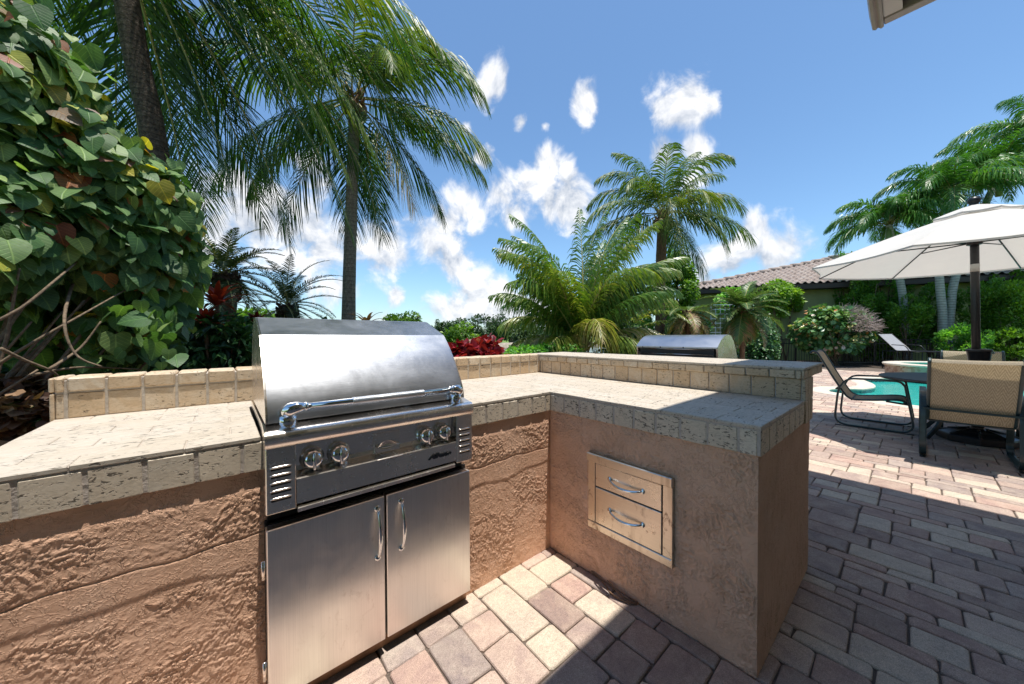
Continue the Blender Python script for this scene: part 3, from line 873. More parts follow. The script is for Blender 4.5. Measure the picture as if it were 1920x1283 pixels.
# left end of counter
# ---- splash wall behind the counter (top bullnose row + row of squares)
b = MB()
zs = HB - .060
b_g = MB(); b_g.box((-XL + .004, DD + .0035, HT - .01), (WW + .05, DD + .145, HB - .014), .001)
b_g.box((WW + .006, -L_ - .003, HS + .02), (W2 - .002, DD + .14, HB - BS), .001)
b_g.box((WW - .012, -L_ - .006, HB - BS + .003), (W3 - .006, DD + .14, HB - .012), .001)
b_g.build('splash_grout', M['grout_pale'], kit)
ph = (XL - 1.943) % PT
tiles_x(b, -XL, WW - .001, DD, DD + .012, HT + .001, zs - .0045, PT, ph=ph, gap=.009, ch=.0035)
tiles_x(b, -XL, WW - .022, DD - .006, DD + .014, zs + .002, HB - .0015, PT, ph=ph, gap=.008, ch=.006)
tiles_x(b, -XL, WW + .02, DD + .016, DD + .15, HB - .016, HB - .0005, PT, ph=ph, gap=.006, ch=.005)
b.box((-XL - .010, DD - .002, HT - .1), (-XL + .002, DD + .15, zs - .004), .003, tint=.4); b.box((-XL - .012, DD - .002, zs + .002), (-XL + .002, DD + .15, HB - .002), .004, tint=.6)
# bar side: square tiles under the ledge, bullnose ledge row on top
tiles_y(b, -L_ - .001, DD - .001, WW, WW + .012, HT + .001, HB - BS - .003, PT, ph=(DD - .669) % PT, gap=.006, ch=.003)
b.build('splash_tile', M['trav_face'], kit)
b = MB()
tiles_y(b, -L_ - .004, DD - .004, WW - .020, WW - .006, HB - BS, HB - .0165, PT, ph=(DD - .693) % PT, gap=.006, ch=.003)
# end tiles of the raised part
for (z0, z1) in ((HS - .005, HT - .004), (HT - .001, HB - BS - .002)):
    tiles_x(b, WW + .001, W2 + .012, -L_ - O_ - .003, -L_ + .001, z0, z1, .062, gap=.005)
tiles_x(b, WW - .020, W3 + .003, -L_ - O_, -L_ - .0015, HB - BS, HB - .0165, PT * .82, gap=.006)
tiles_y(b, -L_ - .003, DD + .14, W3 - .006, W3 + .004, HB - BS, HB - .0165, PT, gap=.006)
b.build('bar_edge_tile', M['trav_face'], kit)
b = MB()
x = WW - .022; r = 0
while x < W3 - .01:
    c = min(x + PT * 1.02, W3 + .005); y = DD + .15 + (PT if r % 2 else 0)
    while y > -L_ - .01:
        a, e = max(y - 2 * PT, -L_ - O_ - .003), min(y, DD + .15); y -= 2 * PT
        if e - a > .01 and not (c < WW + .03 and e < -9): b.box((x + .001, a + .001, HB - .0135), (c - .001, e - .001, HB + rng.normal(0, .0004)), .0025, tint=rng.random())
    x += PT * 1.02; r += 1
b.build('bar_top', M['trav_top'], kit)
b = MB(); b.box((W2 + .001, -L_ + .02, .0), (W2 + .002, DD, HS), .0001); 

# ================================================================ built-in grill
GX, GE = -1.368, -.606
gr = thing('built_in_grill', 'large stainless steel gas grill with curved hood set into the travertine counter', 'grill', ((GX + GE) / 2, 0, .69))
gc = (GX + GE) / 2
def G(b, name, mt, parent=gr):
    o = b.build(name, mt, parent)
    p = parent
    tot = Vector((0, 0, 0))
    while p is not None: tot += p.location; p = p.parent
    if parent is not None: o.location = -tot
    return o
b = MB()
b.prism([(.0, .70), (.62, .70), (.62, .948), (.0, .948)], GX + .004, GE - .004)
G(b, 'fire_box', M['steel'])
# front top rail: slopes down and rolls over into the face
b = MB()
roll = [(-.010, .960)] + [(-.078 + .022 * math.cos(R(a)), .925 + .022 * math.sin(R(a))) for a in (80, 100, 120, 140, 160, 180)] + [(-.1, .898), (-.086, .896), (-.040, .905), (0.0, .93)]
b.prism(roll, GX, GE, smooth=True)
rail = G(b, 'front_rail', M['steel'])
# side panels with louvres
for (xa, xb) in ((GX, GX + .082), (GE - .082, GE)):
    b = MB(); b.box((xa + .001, -.090, .687), (xb, .0, .896), .003)
    pnl = G(b, 'side_panel', M['steel'])
    for i in range(5):
        b = MB(); z = .833 - i * .0245
        xs = np.linspace(xa + .012, xb - .012, 9)
        r = [.0010] + [.0036] * 7 + [.0010]
        b.tube([(x, -.090, z) for x in xs], r, 8)
        G(b, 'louvre', M['steel'], pnl)
        b = MB(); b.box((xa + .015, -.0915, z - .0095), (xb - .015, -.0895, z - .0035), .0005); G(b, 'louvre_shade_strip', M['recess_shade'], pnl)  # near-black strip paints the shaded underside of the louvre
# recessed control panel
b = MB()
prof = [(-.086, .893), (-.052, .884), (-.047, .812), (-.050, .797), (-.086, .783), (-.088, .780), (-.088, .700), (-.084, .697), (-.02, .697), (-.02, .893)]
b.prism(prof, GX + .083, GE - .083)
cp = G(b, 'control_panel', M['steel'])
# knobs: domed chrome with a grip ridge
for kx in (-1.234, -1.151, -.818, -.736):
    b = MB(); b.lathe([(.0, .0), (.037, .0), (.038, .004), (.034, .006), (.032, .010)], (0, 0, 0), 28, axis=(0, -1, .06))
    b.lathe([(.032, .008), (.0335, .014), (.0325, .026), (.028, .037), (.019, .044), (.008, .0475), (.0, .048)], (0, 0, 0), 28, axis=(0, -1, .06))
    b.box((-.0045, -.053, -.029), (.0045, -.020, .029), .003, smooth=True)
    o = b.build('knob', M['chrome'], gr); o.location = Vector((kx, -.048, .829)) - gr.location
# lozenge pull in the middle with its plate
b = MB(); b.box((-1.028, -.0900, .779), (-.928, -.0560, .783), .001); b.box((-1.028, -.054, .783), (-.928, -.0475, .872), .001)
o = G(b, 'ignition_plate', M['steel'])
b = MB()
V = []; n = 14
for i in range(n + 1):
    t = i / n; x = -1.022 + .088 * t; w = .017 * math.sin(math.pi * t) ** .8 + .001
    V += [(x, -.052, .822 + w * 1.0), (x, -.070, .822 + w * .25), (x, -.073, .822 - .1 * w), (x, -.052, .822 - w)]
F = []
for i in range(n):
    for j in range(3): F.append((i * 4 + j, (i + 1) * 4 + j, (i + 1) * 4 + j + 1, i * 4 + j + 1))
b.add(V, [f[::-1] for f in F], .5, True); G(b, 'lozenge_badge', M['chrome'])
# maker's script badge
fc = bpy.data.curves.new('badge_text', 'FONT'); fc.body = 'Alfresco'; fc.size = .030; fc.shear = .45; fc.extrude = .0016; fc.bevel_depth = .0006; fc.space_character = .84; fc.offset = .0006
fo = link(bpy.data.objects.new('badge_text', fc)); dg = bpy.context.evaluated_depsgraph_get(); dg.update()
me = bpy.data.meshes.new_from_object(fo.evaluated_get(dg)); bpy.data.objects.remove(fo); me.materials.clear(); me.materials.append(M['badge'])
xs = [v.co.x for v in me.vertices]; sc_ = .108 / (max(xs) - min(xs))
for v in me.vertices: v.co = Vector(((v.co.x - min(xs)) * sc_, -v.co.z, v.co.y * .95))
o = link(bpy.data.objects.new('script_badge', me)); o.parent = gr; o.location = Vector((-.822, -.0905, .734)) - gr.location; o.rotation_euler = (0, R(0), 0)
# drip tray lip under the panel
b = MB(); b.prism([(-.088, .684), (-.083, .690), (-.03, .690), (-.03, .668), (-.072, .668), (-.086, .671)], GX + .086, GE - .088)
G(b, 'drip_tray', M['steel'])
b = MB(); b.box((GX + .01, -.012, .628), (GE - .01, .1, .700), .001); G(b, 'recess', M['recess_shade'])  # dark block paints the shaded gap between tray and doors
# hood
hp = [(-.036, .962), (-.035, .976), (-.032, .992), (-.024, 1.016), (-.012, 1.040), (.006, 1.070), (.030, 1.106), (.056, 1.143), (.085, 1.180), (.118, 1.217), (.151, 1.250)]
hp2 = [(.151, 1.250), (.333, 1.321)]
back = [(.345, 1.3235), (.44, 1.325), (.52, 1.27), (.585, 1.17), (.61, 1.05), (.612, .962)]
b = MB(); hx0, hx1 = -1.355, -.620
def skin(b, prof, x0, x1, smooth=True):
    V = []; F = []
    xs = np.linspace(x0, x1, 13)
    for x in xs: V += [(x, p[0], p[1]) for p in prof]
    n = len(prof)
    for i in range(len(xs) - 1):
        for j in range(n - 1): F.append((i * n + j, (i + 1) * n + j, (i + 1) * n + j + 1, i * n + j + 1))
    b.add(V, F, .5, smooth)
skin(b, hp, hx0, hx1)
skin(b, hp2, hx0, hx1)
skin(b, [hp2[-1]] + back, hx0, hx1)
hood = G(b, 'hood', M['steel_hood'])
full = hp + hp2[1:] + back
for (x0, x1) in ((hx0 - .006, hx0 - .001), (hx1 + .001, hx1 + .006)):
    b = MB(); cy_, cz_ = .25, 1.05
    outl = [(cy_ + (y - cy_) * .998, z - .001) for y, z in full]
    b.prism(outl, x0, x1); G(b, 'hood_side', M['steel'])
# handle: bar, knurled grip, elbows on posts
for hx in (-1.302, -.672):
    b = MB()
    sg = 1 if hx < -1 else -1
    pth = [(hx, -.035, .992), (hx, -.060, .996), (hx, -.080, 1.003), (hx + sg * .006, -.092, 1.011), (hx + sg * .022, -.097, 1.016), (hx + sg * .045, -.098, 1.016)]
    b.tube(pth, [.024, .023, .0225, .022, .0175, .0125], 16)
    b.tube([(hx + sg * .040, -.098, 1.016), (hx + sg * .050, -.098, 1.016)], .0135, 16)
    b.lathe([(.027, -.03), (.026, .0), (.024, .014), (.0, .018)], (hx, -.055, .972), 18, axis=(0, -.3, 1))
    G(b, 'handle_post', M['chrome'])
b = MB(); b.tube([(-1.26, -.098, 1.016), (-.715, -.098, 1.016)], .0098, 16); G(b, 'hood_handle', M['chrome'])
b = MB(); b.tube([(-1.115, -.098, 1.016), (-.845, -.098, 1.016)], .0116, 16)
for i in range(54):
    x = -1.113 + i * .005
    b.tube([(x, -.098, 1.016), (x + .0022, -.098, 1.016)], .0124, 12)
k = N('knurled_grip'); k.set(Base_Color=(.70, .71, .72), Metallic=1.0, Roughness=.42); M['knurl'] = k.m
G(b, 'handle_grip', M['knurl'])

# ================================================================ access doors under the grill
ad = thing('access_doors', 'pair of brushed stainless cabinet doors below the large grill, rust streaks under the handles', 'cabinet doors', (-.98, 0, .05))
b = MB(); b.box((-1.366, -.012, .035), (-.594, .05, .640), .002); b.build('frame', M['recess_shade'], ad, loc=-ad.location)
b = MB(); b.box((-1.366, -.016, .0), (-.594, -.004, .050), .002); b.build('toe_plate', simple('rusty_plate', (.30, .17, .10), .5, .5, nscale=20, var=.4), ad, loc=-ad.location)
for (x0, x1, hx) in ((-1.364, -.990, -1.018), (-.982, -.597, -.925)):
    b = MB(); b.box((x0, -.055, .060), (x1, -.013, .624), .003)
    d = b.build('door', M['steel_door'], ad, loc=-ad.location)
    b = MB(); zs_ = np.linspace(.395, .585, 17); P = []; r = []
    for z in zs_:
        t = (z - .395) / .19; P.append((hx, -.055 - .034 * math.sin(math.pi * t) ** .55, z)); r.append(.0045 + .0035 * math.sin(math.pi * t) ** 2)
    b.tube(P, r, 12)
    for z in (.395, .585): b.lathe([(.0, .0), (.0125, .0), (.0115, .004), (.007, .006), (0, .007)], (hx, -.055, z), 18, axis=(0, -1, 0))
    o = b.build('handle', M['chrome'], d)
for z in (.16, .49):
    b = MB(); b.tube([(-1.372, -.030, z - .03), (-1.372, -.030, z + .03)], .006, 10); b.build('hinge', M['steel'], ad, loc=-ad.location)

# ================================================================ drawer unit
du = thing('drawer_unit', 'stained stainless steel two-drawer unit set in the shaded tan stucco wall', 'drawers', (0, -.5, .45))
def dub(b, name, mt, parent=None):
    o = b.build(name, mt, parent or du)
    if parent is None: o.location = -du.location
    return o
b = MB(); b.box((-.010, -.719, .262), (.006, -.284, .634), .001); dub(b, 'backing', M['recess_shade'])
b = MB()
b.box((-.026, -.726, .598), (.004, -.281, .640), .0035); b.box((-.0195, -.722, .252), (.004, -.284, .288), .003)
b.box((-.0175, -.330, .2885), (.004, -.286, .5975), .002); b.box((-.0175, -.720, .2885), (.004, -.681, .5975), .002)
b.box((-.0215, -.7255, .252), (-.0, -.7205, .5975), .001)
dub(b, 'frame', M['steel_drawer'])
for i, (z0, z1, hz) in enumerate(((.4785, .5955, .5385), (.291, .4745, .3855))):
    b = MB(); b.box((-.0200, -.6780, z0 + .001), (-.008, -.3340, z1 - .001), .002)
    d = dub(b, 'drawer', M['steel_drawer_top'] if i == 0 else M['steel_drawer'])
    b = MB(); P = []; r = []
    for q in range(17):
        t = q / 16; P.append((-.0195 - .030 * math.sin(math.pi * t) ** .5, -.418 - .172 * t, hz - .014 * math.sin(math.pi * t))); r.append(.0048 + .0022 * math.sin(math.pi * t) ** 2)
    b.tube(P, r, 12)
    for y in (-.418, -.590): b.lathe([(.0, .0), (.0125, .0), (.0115, .004), (.007, .006), (0, .007)], (-.0195, y, hz), 18, axis=(-1, 0, 0))
    o = b.build('handle', M['chrome'], d)
    if i == 1: d['label'] = 'rust-spotted lower drawer'

# ================================================================ second grill beyond the bar
cg = thing('freestanding_grill', 'smaller silver grill with closed hood seen from behind beyond the raised bar', 'grill', (1.8, -.02, 0))
def cgb(b, name, mt): return b.build(name, mt, cg, loc=-cg.location)
ya, yb = -.365, .335
b = MB(); b.box((1.55, ya + .02, .10), (2.06, yb - .02, 1.035), .006); cgb(b, 'cabinet', M['steel'])
hpr = [(1.548, 1.150), (1.575, 1.172), (1.62, 1.205), (1.68, 1.235), (1.74, 1.250), (1.80, 1.253), (1.86, 1.245), (1.92, 1.20), (1.98, 1.12), (2.03, 1.04)]
b = MB(); V = []; n = len(hpr); F = []
for y in (ya, yb): V += [(x, y, z) for x, z in hpr]
F = [(j, j + 1, n + j + 1, n + j) for j in range(n - 1)]; b.add(V, F, .5, True)
b.box((1.546, ya, 1.138), (1.556, yb, 1.151), .001)
cgb(b, 'hood', M['steel_hood'])
for (y0, y1) in ((ya, ya + .012), (yb - .012, yb)):
    b = MB(); b.prism([(x, z - .001) for x, z in hpr] + [(2.03, 1.02), (1.565, 1.02)][::1] + [(1.552, 1.14)], y0, y1, 'xz'); cgb(b, 'hood_side', M['steel'])
b = MB(); b.box((1.570, ya + .03, 1.03), (1.60, yb - .03, 1.140), .001); cgb(b, 'vent_slot', M['black'])
b = MB(); b.tube([(1.556, ya + .03, 1.130), (1.556, yb - .04, 1.130)], .0045, 8); b.tube([(1.566, ya + .03, 1.085), (1.566, yb - .04, 1.085)], .003, 8); cgb(b, 'vent_trim', M['chrome'])
for y in (-.10, .10, .27):
    b = MB(); b.lathe([(.0, 0), (.006, 0), (.005, .004), (0, .005)], (1.546, y, 1.1445), 10, axis=(-1, 0, 0)); cgb(b, 'bolt', M['black'])
for (x, y) in ((1.6, ya + .07), (1.6, yb - .07), (2.0, ya + .07), (2.0, yb - .07)):
    b = MB(); b.tube([(x, y - .015, .05), (x, y + .015, .05)], .05, 18); cgb(b, 'caster', M['rubber'])

# small wire hook on the bar and its cord
b = MB(); wx, wy = 1.12, .50
b.tube([(wx, wy, HB + .004), (wx + .05, wy - .05, HB + .004), (wx + .02, wy - .06, HB + .006), (wx - .01, wy - .03, HB + .035), (wx - .02, wy - .01, HB + .036), (wx, wy, HB + .006)], .003, 6)
tag(b.build('wire_hook', M['black']), 'small bent black wire hook lying on the raised bar top', 'hook')
b = MB(); b.tube(smoothpath([(1.19, 1.0 - .1, HB + .004), (1.17, .80, HB + .004), (1.19, .65, HB + .004), (1.16, .53, HB + .004), (1.13, .50, HB + .004)], 5), .003, 6)
tag(b.build('thin_cord', M['black']), 'thin black cord along the far edge of the raised bar', 'cord')
b = MB(); b.tube(smoothpath([(-.006, -.30, .015), (-.02, -.38, .006), (-.055, -.46, .006), (-.04, -.54, .007), (-.01, -.56, .006), (-.035, -.50, .012), (-.012, -.40, .02)], 6), .004, 7)
tag(b.build('ground_cable', simple('brown_cable', (.16, .09, .05), .6)), 'brown cable loop on the pavers at the foot of the drawer wall', 'cable')

# ================================================================ patio furniture
k = N('sling_mesh')
sp_ = k.n('ShaderNodeSeparateXYZ'); k.l(k.co, sp_.inputs[0])
# herringbone: stripes that slant left and right in alternate columns
xx = sp_.outputs['X']; zc = k.math('ADD', sp_.outputs['Z'], sp_.outputs['Y'])
tri = k.math('PINGPONG', xx, .028)
st_ = k.math('ADD', k.math('MULTIPLY', tri, 1.3), zc)
wv_ = k.math('PINGPONG', st_, .0095)
fine = k.noise(120, 3, .6)
hb_ = k.ramp(k.math('DIVIDE', wv_, .0095), [(.25, (.44, .385, .29)), (.75, (.31, .265, .19))])
hb_ = k.mix(1.0, hb_, k.ramp(fine, [(.3, .75), (.7, 1.2)]), 'MULTIPLY')
k.set(Base_Color=hb_, Roughness=.8)
tr = k.n('ShaderNodeBsdfTranslucent'); k.l(k.mix(1.0, hb_, (1.35, 1.2, .95), 'MULTIPLY'), tr.inputs[0])
ms = k.n('ShaderNodeMixShader'); ms.inputs[0].default_value = .3; k.l(k.p.outputs[0], ms.inputs[1]); k.l(tr.outputs[0], ms.inputs[2]); k.l(ms.outputs[0], k.out.inputs[0])
M['sling'] = k.m
FL = [(-1, -.62), (-.85, -1), (.85, -1), (1, -.62), (1, .62), (.85, 1), (-.85, 1), (-1, .62)]
def flat(w, t): return [(a * w, b * t) for a, b in FL]
def make_chair():
    t = thing('patio_chair', 'chair', 'patio chair')
    W_ = .290
    for sx in (-1, 1):
        x = sx * W_
        loop = roundpath([(x, .28, .600), (x, .37, .016), (x, -.37, .016), (x, -.33, .50), (x, -.25, .655), (x, .10, .665), (x, .24, .655), (x, .28, .600)], .15, 9)
        b = MB(); b.tube(loop, 1.0, prof=flat(.0115, .024), up=(1, 0, 0), smooth=False)
        f = b.build('side_frame', M['frame'], t)
        for ya_ in (.30, -.36): b = MB(); b.box((x - .02, ya_, .0), (x + .02, ya_ + .06, .006), .001); b.build('glide', M['rubber'], f)
    sp = [(-.640, .985), (-.615, 1.012), (-.575, 1.010), (-.535, .955), (-.46, .80), (-.36, .60), (-.275, .445), (-.235, .395), (-.17, .370), (.0, .385), (.16, .410), (.245, .412), (.285, .395), (.30, .365)]
    sp = smoothpath(sp, 4)
    b = MB(); V = []; n = len(sp); xs = np.linspace(-.252, .252, 7)
    for x in xs:
        for (y, z) in sp: V.append((x, y, z - .006 * (1 - (x / .252) ** 2)))
    F = [(i * n + j, (i + 1) * n + j, (i + 1) * n + j + 1, i * n + j + 1) for i in range(6) for j in range(n - 1)]
    b.add(V, F, .5, True)
    s = b.build('sling', M['sling'], t)
    for sx in (-1, 1):
        b = MB(); b.tube([(sx * .258, y, z) for y, z in sp], .0125, 8); b.build('sling_rail', M['frame'], t)
    b = MB(); b.tube([(-W_, -.34, .50), (W_, -.34, .50)], 1.0, prof=flat(.010, .021), up=(0, 1, 0), smooth=False); b.build('cross_bar', M['frame'], t)
    for (y_, z_) in ((.275, .375), (-.585, .99), (-.20, .365)): b = MB(); b.tube([(-.255, y_, z_), (.255, y_, z_)], .011, 8); b.build('cross_bar', M['frame'], t)
    for sx in (-1, 1): b = MB(); b.tube([(sx * .255, .12, .385), (sx * W_, .315, .37)], .012, 8); b.build('seat_bracket', M['frame'], t)
    return t
def dup(root, loc, rz, label):
    r = root.copy(); scene.collection.objects.link(r); r.location = loc; r.rotation_euler = (0, 0, rz); r['label'] = label
    for ch in list(root.children):
        c = ch.copy(); scene.collection.objects.link(c); c.parent = r
        for g in ch.children:
            d = g.copy(); scene.collection.objects.link(d); d.parent = c
    return r
ch = make_chair(); ch['group'] = 'sling chairs round the patio table'
dup(ch, (5.37, -1.03, 0), math.pi, 'sling chair seen side on at the left end of the dark table')
dup(ch, (6.02, -1.90, 0), math.pi / 2, 'sling chair on the far side of the dark table behind the umbrella pole')
ch.location = (4.34, -1.735, 0); ch.rotation_euler = (0, 0, -math.pi / 2); ch['label'] = 'tan herringbone sling chair seen from behind, in front of the dark table at the right'

TX, TY = 5.28, -1.87
tb = thing('patio_table', 'round dark metal patio table with curved legs under the white umbrella', 'table', (TX + .05, TY, 0))
k = N('cast_table'); b_ = k.n('ShaderNodeTexBrick'); mp = k.n('ShaderNodeMapping'); mp.inputs['Rotation'].default_value = (0, 0, .78); k.l(k.co, mp.inputs[0]); k.l(mp.outputs[0], b_.inputs[0])
b_.inputs['Scale'].default_value = 14; b_.inputs['Mortar Size'].default_value = .03; b_.offset = 0
for i_, c_ in (('Color1', (.022, .026, .034, 1)), ('Color2', (.030, .034, .042, 1)), ('Mortar', (.004, .004, .005, 1))): b_.inputs[i_].default_value = c_
k.set(Base_Color=b_.outputs[0], Roughness=.38); k.bump(b_.outputs['Fac'], -.6, .004); M['table'] = k.m
b = MB(); rr = .80
b.lathe([(.0, .700), (rr - .03, .700), (rr - .008, .690), (rr, .700), (rr + .002, .712), (rr - .006, .722), (rr - .03, .7225), (.0, .7225)], n=56, smooth=False); b.build('table_top', M['table'], tb)
for a in (45, 135, 225, 315):
    c, s = math.cos(R(a)), math.sin(R(a))
    b = MB(); P = smoothpath([(c * .46, s * .46, .700), (c * .40, s * .40, .52), (c * .36, s * .36, .36), (c * .42, s * .42, .17), (c * .54, s * .54, .015)], 5)
    b.tube(P, 1.0, prof=flat(.022, .012), up=(-s, c, 0), smooth=False)
    b.tube(smoothpath([(c * .10, s * .10, .695), (c * .28, s * .28, .60), (c * .37, s * .37, .40)], 4), .012, 8)
    b.build('leg', M['frame'], tb)
b = MB(); b.lathe([(.34, .345), (.372, .345), (.372, .365), (.34, .365)], n=40); b.build('leg_ring', M['frame'], tb)

ub = thing('umbrella_base', 'heavy black domed umbrella base on the pavers under the table', 'umbrella stand', (TX, TY, 0))
b = MB(); b.lathe([(.30, .0), (.31, .01), (.31, .070), (.30, .082), (.20, .118), (.075, .135), (.052, .150), (.052, .165), (.0, .165)], n=8, smooth=False)
for a in range(8):
    c, s = math.cos(R(a * 45)), math.sin(R(a * 45)); b.tube([(c * .08, s * .08, .142), (c * .29, s * .29, .088)], .012, 6)
b.build('weight', M['black'], ub)
b = MB(); b.lathe([(.046, .15), (.046, .40), (.052, .405), (.052, .42), (.046, .425)], n=20); b.build('socket', M['black'], ub)

um = thing('patio_umbrella', 'white canvas market umbrella on a thick black pole above the dark table', 'umbrella', (TX, TY, 0))
lean = np.array([-.022, .021])
def ptop(z): return (lean[0] * z, lean[1] * z, z)
b = MB(); b.tube([ptop(.17), ptop(1.6), ptop(2.72)], .034, 20); b.build('pole', M['black'], um)
b = MB(); b.lathe([(.060, .80), (.070, .86), (.092, 1.045), (.097, 1.05), (.097, 1.075), (.05, 1.085)], n=20); b.tube([(.06, -.06, 1.035), (.13, -.10, 1.04), (.155, -.11, 1.03)], .014, 8); b.build('crank_housing', M['black'], um)
b = MB(); b.lathe([(.03, 2.73), (.045, 2.735), (.03, 2.76), (.048, 2.79), (.052, 2.815), (.04, 2.84), (.0, 2.85)], n=20, cen=(lean[0] * 2.78, lean[1] * 2.78, 0)); o = b.build('finial', M['black'], um)
RU, ZR, ZA = 1.50, 2.145, 2.71
k = N('umbrella_canvas'); f = k.noise(3, 4, .6); k.set(Base_Color=k.ramp(f, [(.3, (.66, .645, .61)), (.7, (.74, .72, .68))]), Roughness=.85)
tr = k.n('ShaderNodeBsdfTranslucent'); tr.inputs[0].default_value = (.80, .76, .70, 1)
ms = k.n('ShaderNodeMixShader'); ms.inputs[0].default_value = .30; k.l(k.p.outputs[0], ms.inputs[1]); k.l(tr.outputs[0], ms.inputs[2]); k.l(ms.outputs[0], k.out.inputs[0])
k.bump(k.noise(2.2, 3, .5), .3, .05); M['canvas'] = k.m
a0 = R(72)
def canopy(b, r0, r1, z0, z1, ns=8, nr=9, lip=0.0, sag=.05):
    V = []; F = []; m = 6 * ns
    for i in range(nr + 1):
        t = i / nr; rad = r0 + (r1 - r0) * t; z = z0 + (z1 - z0) * (t ** 1.12)
        for j in range(m):
            ph = (j % 6) / 6; an = a0 + 2 * math.pi * (j / m)
            cr_ = math.cos(math.pi / ns) / math.cos((ph - .5) * 2 * math.pi / ns)      # straight edge between ribs
            w = math.sin(math.pi * ph)
            rr_ = rad * (cr_ * (1 - .035 * w * t))
            V.append((rr_ * math.cos(an) , rr_ * math.sin(an), z - sag * w * t * (1 - t * .6) * .9))
    for i in range(nr):
        for j in range(m): F.append((i * m + j, (i + 1) * m + j, (i + 1) * m + (j + 1) % m, i * m + (j + 1) % m))
    if lip:
        base = len(V)
        for j in range(m): p = V[nr * m + j]; V.append((p[0] * 1.002, p[1] * 1.002, p[2] - lip))
        for j in range(m): F.append((nr * m + j, base + j, base + (j + 1) % m, nr * m + (j + 1) % m))
    b.add([(v[0] + lean[0] * v[2], v[1] + lean[1] * v[2], v[2]) for v in V], F, .5, False)
b = MB(); canopy(b, .20, RU, ZA - .075, ZR, lip=.02); cn = b.build('canopy', M['canvas'], um)
b = MB(); canopy(b, .03, .34, ZA + .045, ZA - .075, nr=4, lip=.02, sag=.02); b.build('vent_flap', M['canvas'], cn)
b = MB(); b.lathe([(.045, 2.29), (.06, 2.295), (.06, 2.35), (.045, 2.355)], n=18, cen=(lean[0] * 2.3, lean[1] * 2.3, 0)); b.build('hub', M['black'], um)
for i in range(8):
    a = a0 + i * math.pi / 4; c, s = math.cos(a), math.sin(a)
    b = MB(); P = []
    for t in np.linspace(.0, 1, 8):
        rad = .05 + (RU - .06) * t; tt = (rad - .2) / (RU - .2); z = ZA - .075 + (ZR - (ZA - .075)) * (max(tt, 0) ** 1.12) - .016 + (.04 if tt < 0 else 0)
        P.append((rad * c + lean[0] * z, rad * s + lean[1] * z, z))
    b.tube(P, .008, 8); b.build('rib', M['black'], um)
    b = MB(); q = P[4]; b.tube([(c * .05 + lean[0] * 2.3, s * .05 + lean[1] * 2.3, 2.325), q], .0075, 8); b.build('strut', M['black'], um)
b = MB(); b.tube([(0.000, -.039, 1.98), (0.000, -.039, 2.07)], 1.0, prof=[(-.022, -.001), (.022, -.001), (.022, .001), (-.022, .001)], up=(0, 1, 0)); 
b = MB(); b.lathe([(.0345, 1.98), (.0355, 1.98), (.0355, 2.07), (.0345, 2.07)], n=20, cen=(lean[0] * 2.02, lean[1] * 2.02, 0)); b.build('label_band', simple('paper_label', (.62, .62, .60), .6), um)
# tie cord hanging from the rim
ca, sa = math.cos(a0 - math.pi * .86), math.sin(a0 - math.pi * .86)

# sun lounger beyond the spa
lg = thing('sun_lounger', 'grey sling sun lounger with raised backrest in front of the far hedge', 'sun lounger', tuple(at(1722, 12.2, 690)[:2]) + (.0,), 0)
zd = .30
ln = lg
b = MB(); seatz = .36 + zd
def lounge_band(x0, z0, x1, z1, w=.30):
    return [(x0, -w, z0), (x1, -w, z1), (x1, w, z1), (x0, w, z0)]
k = N('lounger_mesh'); k.set(Base_Color=k.ramp(k.noise(60, 3, .6), [(.3, (.24, .245, .26)), (.7, (.34, .345, .36))]), Roughness=.75); M['lmesh'] = k.m
bk = MB(); bk.add(lounge_band(-1.02, seatz + .64, -.42, seatz + .03), [(0, 1, 2, 3)]); bk.build('backrest', M['lmesh'], ln)
bs = MB(); P = [(-.42, seatz + .02), (.2, seatz), (.85, seatz + .03), (1.0, seatz + .02)]; V = []
for x, z in P: V += [(x, -.30, z), (x, .30, z)]
bs.add(V, [(2 * i, 2 * i + 2, 2 * i + 3, 2 * i + 1) for i in range(3)]); bs.build('seat', M['lmesh'], ln)
for sy in (-1, 1):
    b = MB(); b.tube(roundpath([(-1.04, sy * .31, seatz + .66), (-.42, sy * .31, seatz + .02), (1.02, sy * .31, seatz + .02), (1.12, sy * .31, seatz - .10)], .05, 4), .016, 8); b.build('rail', M['black'], ln)
    b = MB(); b.tube(roundpath([(-.55, sy * .33, seatz + .24), (-.15, sy * .33, seatz + .22), (0, sy * .33, seatz)], .08, 4), .014, 8); b.build('armrest', M['black'], ln)
    for x in (-.85, -.1, .80): b = MB(); b.tube([(x, sy * .31, seatz), (x, sy * .31, -.003)], .014, 8); b.build('leg', M['black'], ln)
for q0, q1 in (((-.85, -.31, seatz), (-.85, .31, seatz)), ((.8, -.31, seatz), (.8, .31, seatz)), ((-.85, -.31, .3), (-.85, .31, .3))): b = MB(); b.tube([q0, q1], .013, 8); b.build('cross_bar', M['black'], ln)
for sy in (-1, 1): b = MB(); b.tube([(-.85, sy * .31, seatz), (-.42, sy * .31, seatz)], .013, 8); b.build('seat_rail', M['black'], ln)
lg.rotation_euler = (0, 0, R(-125))

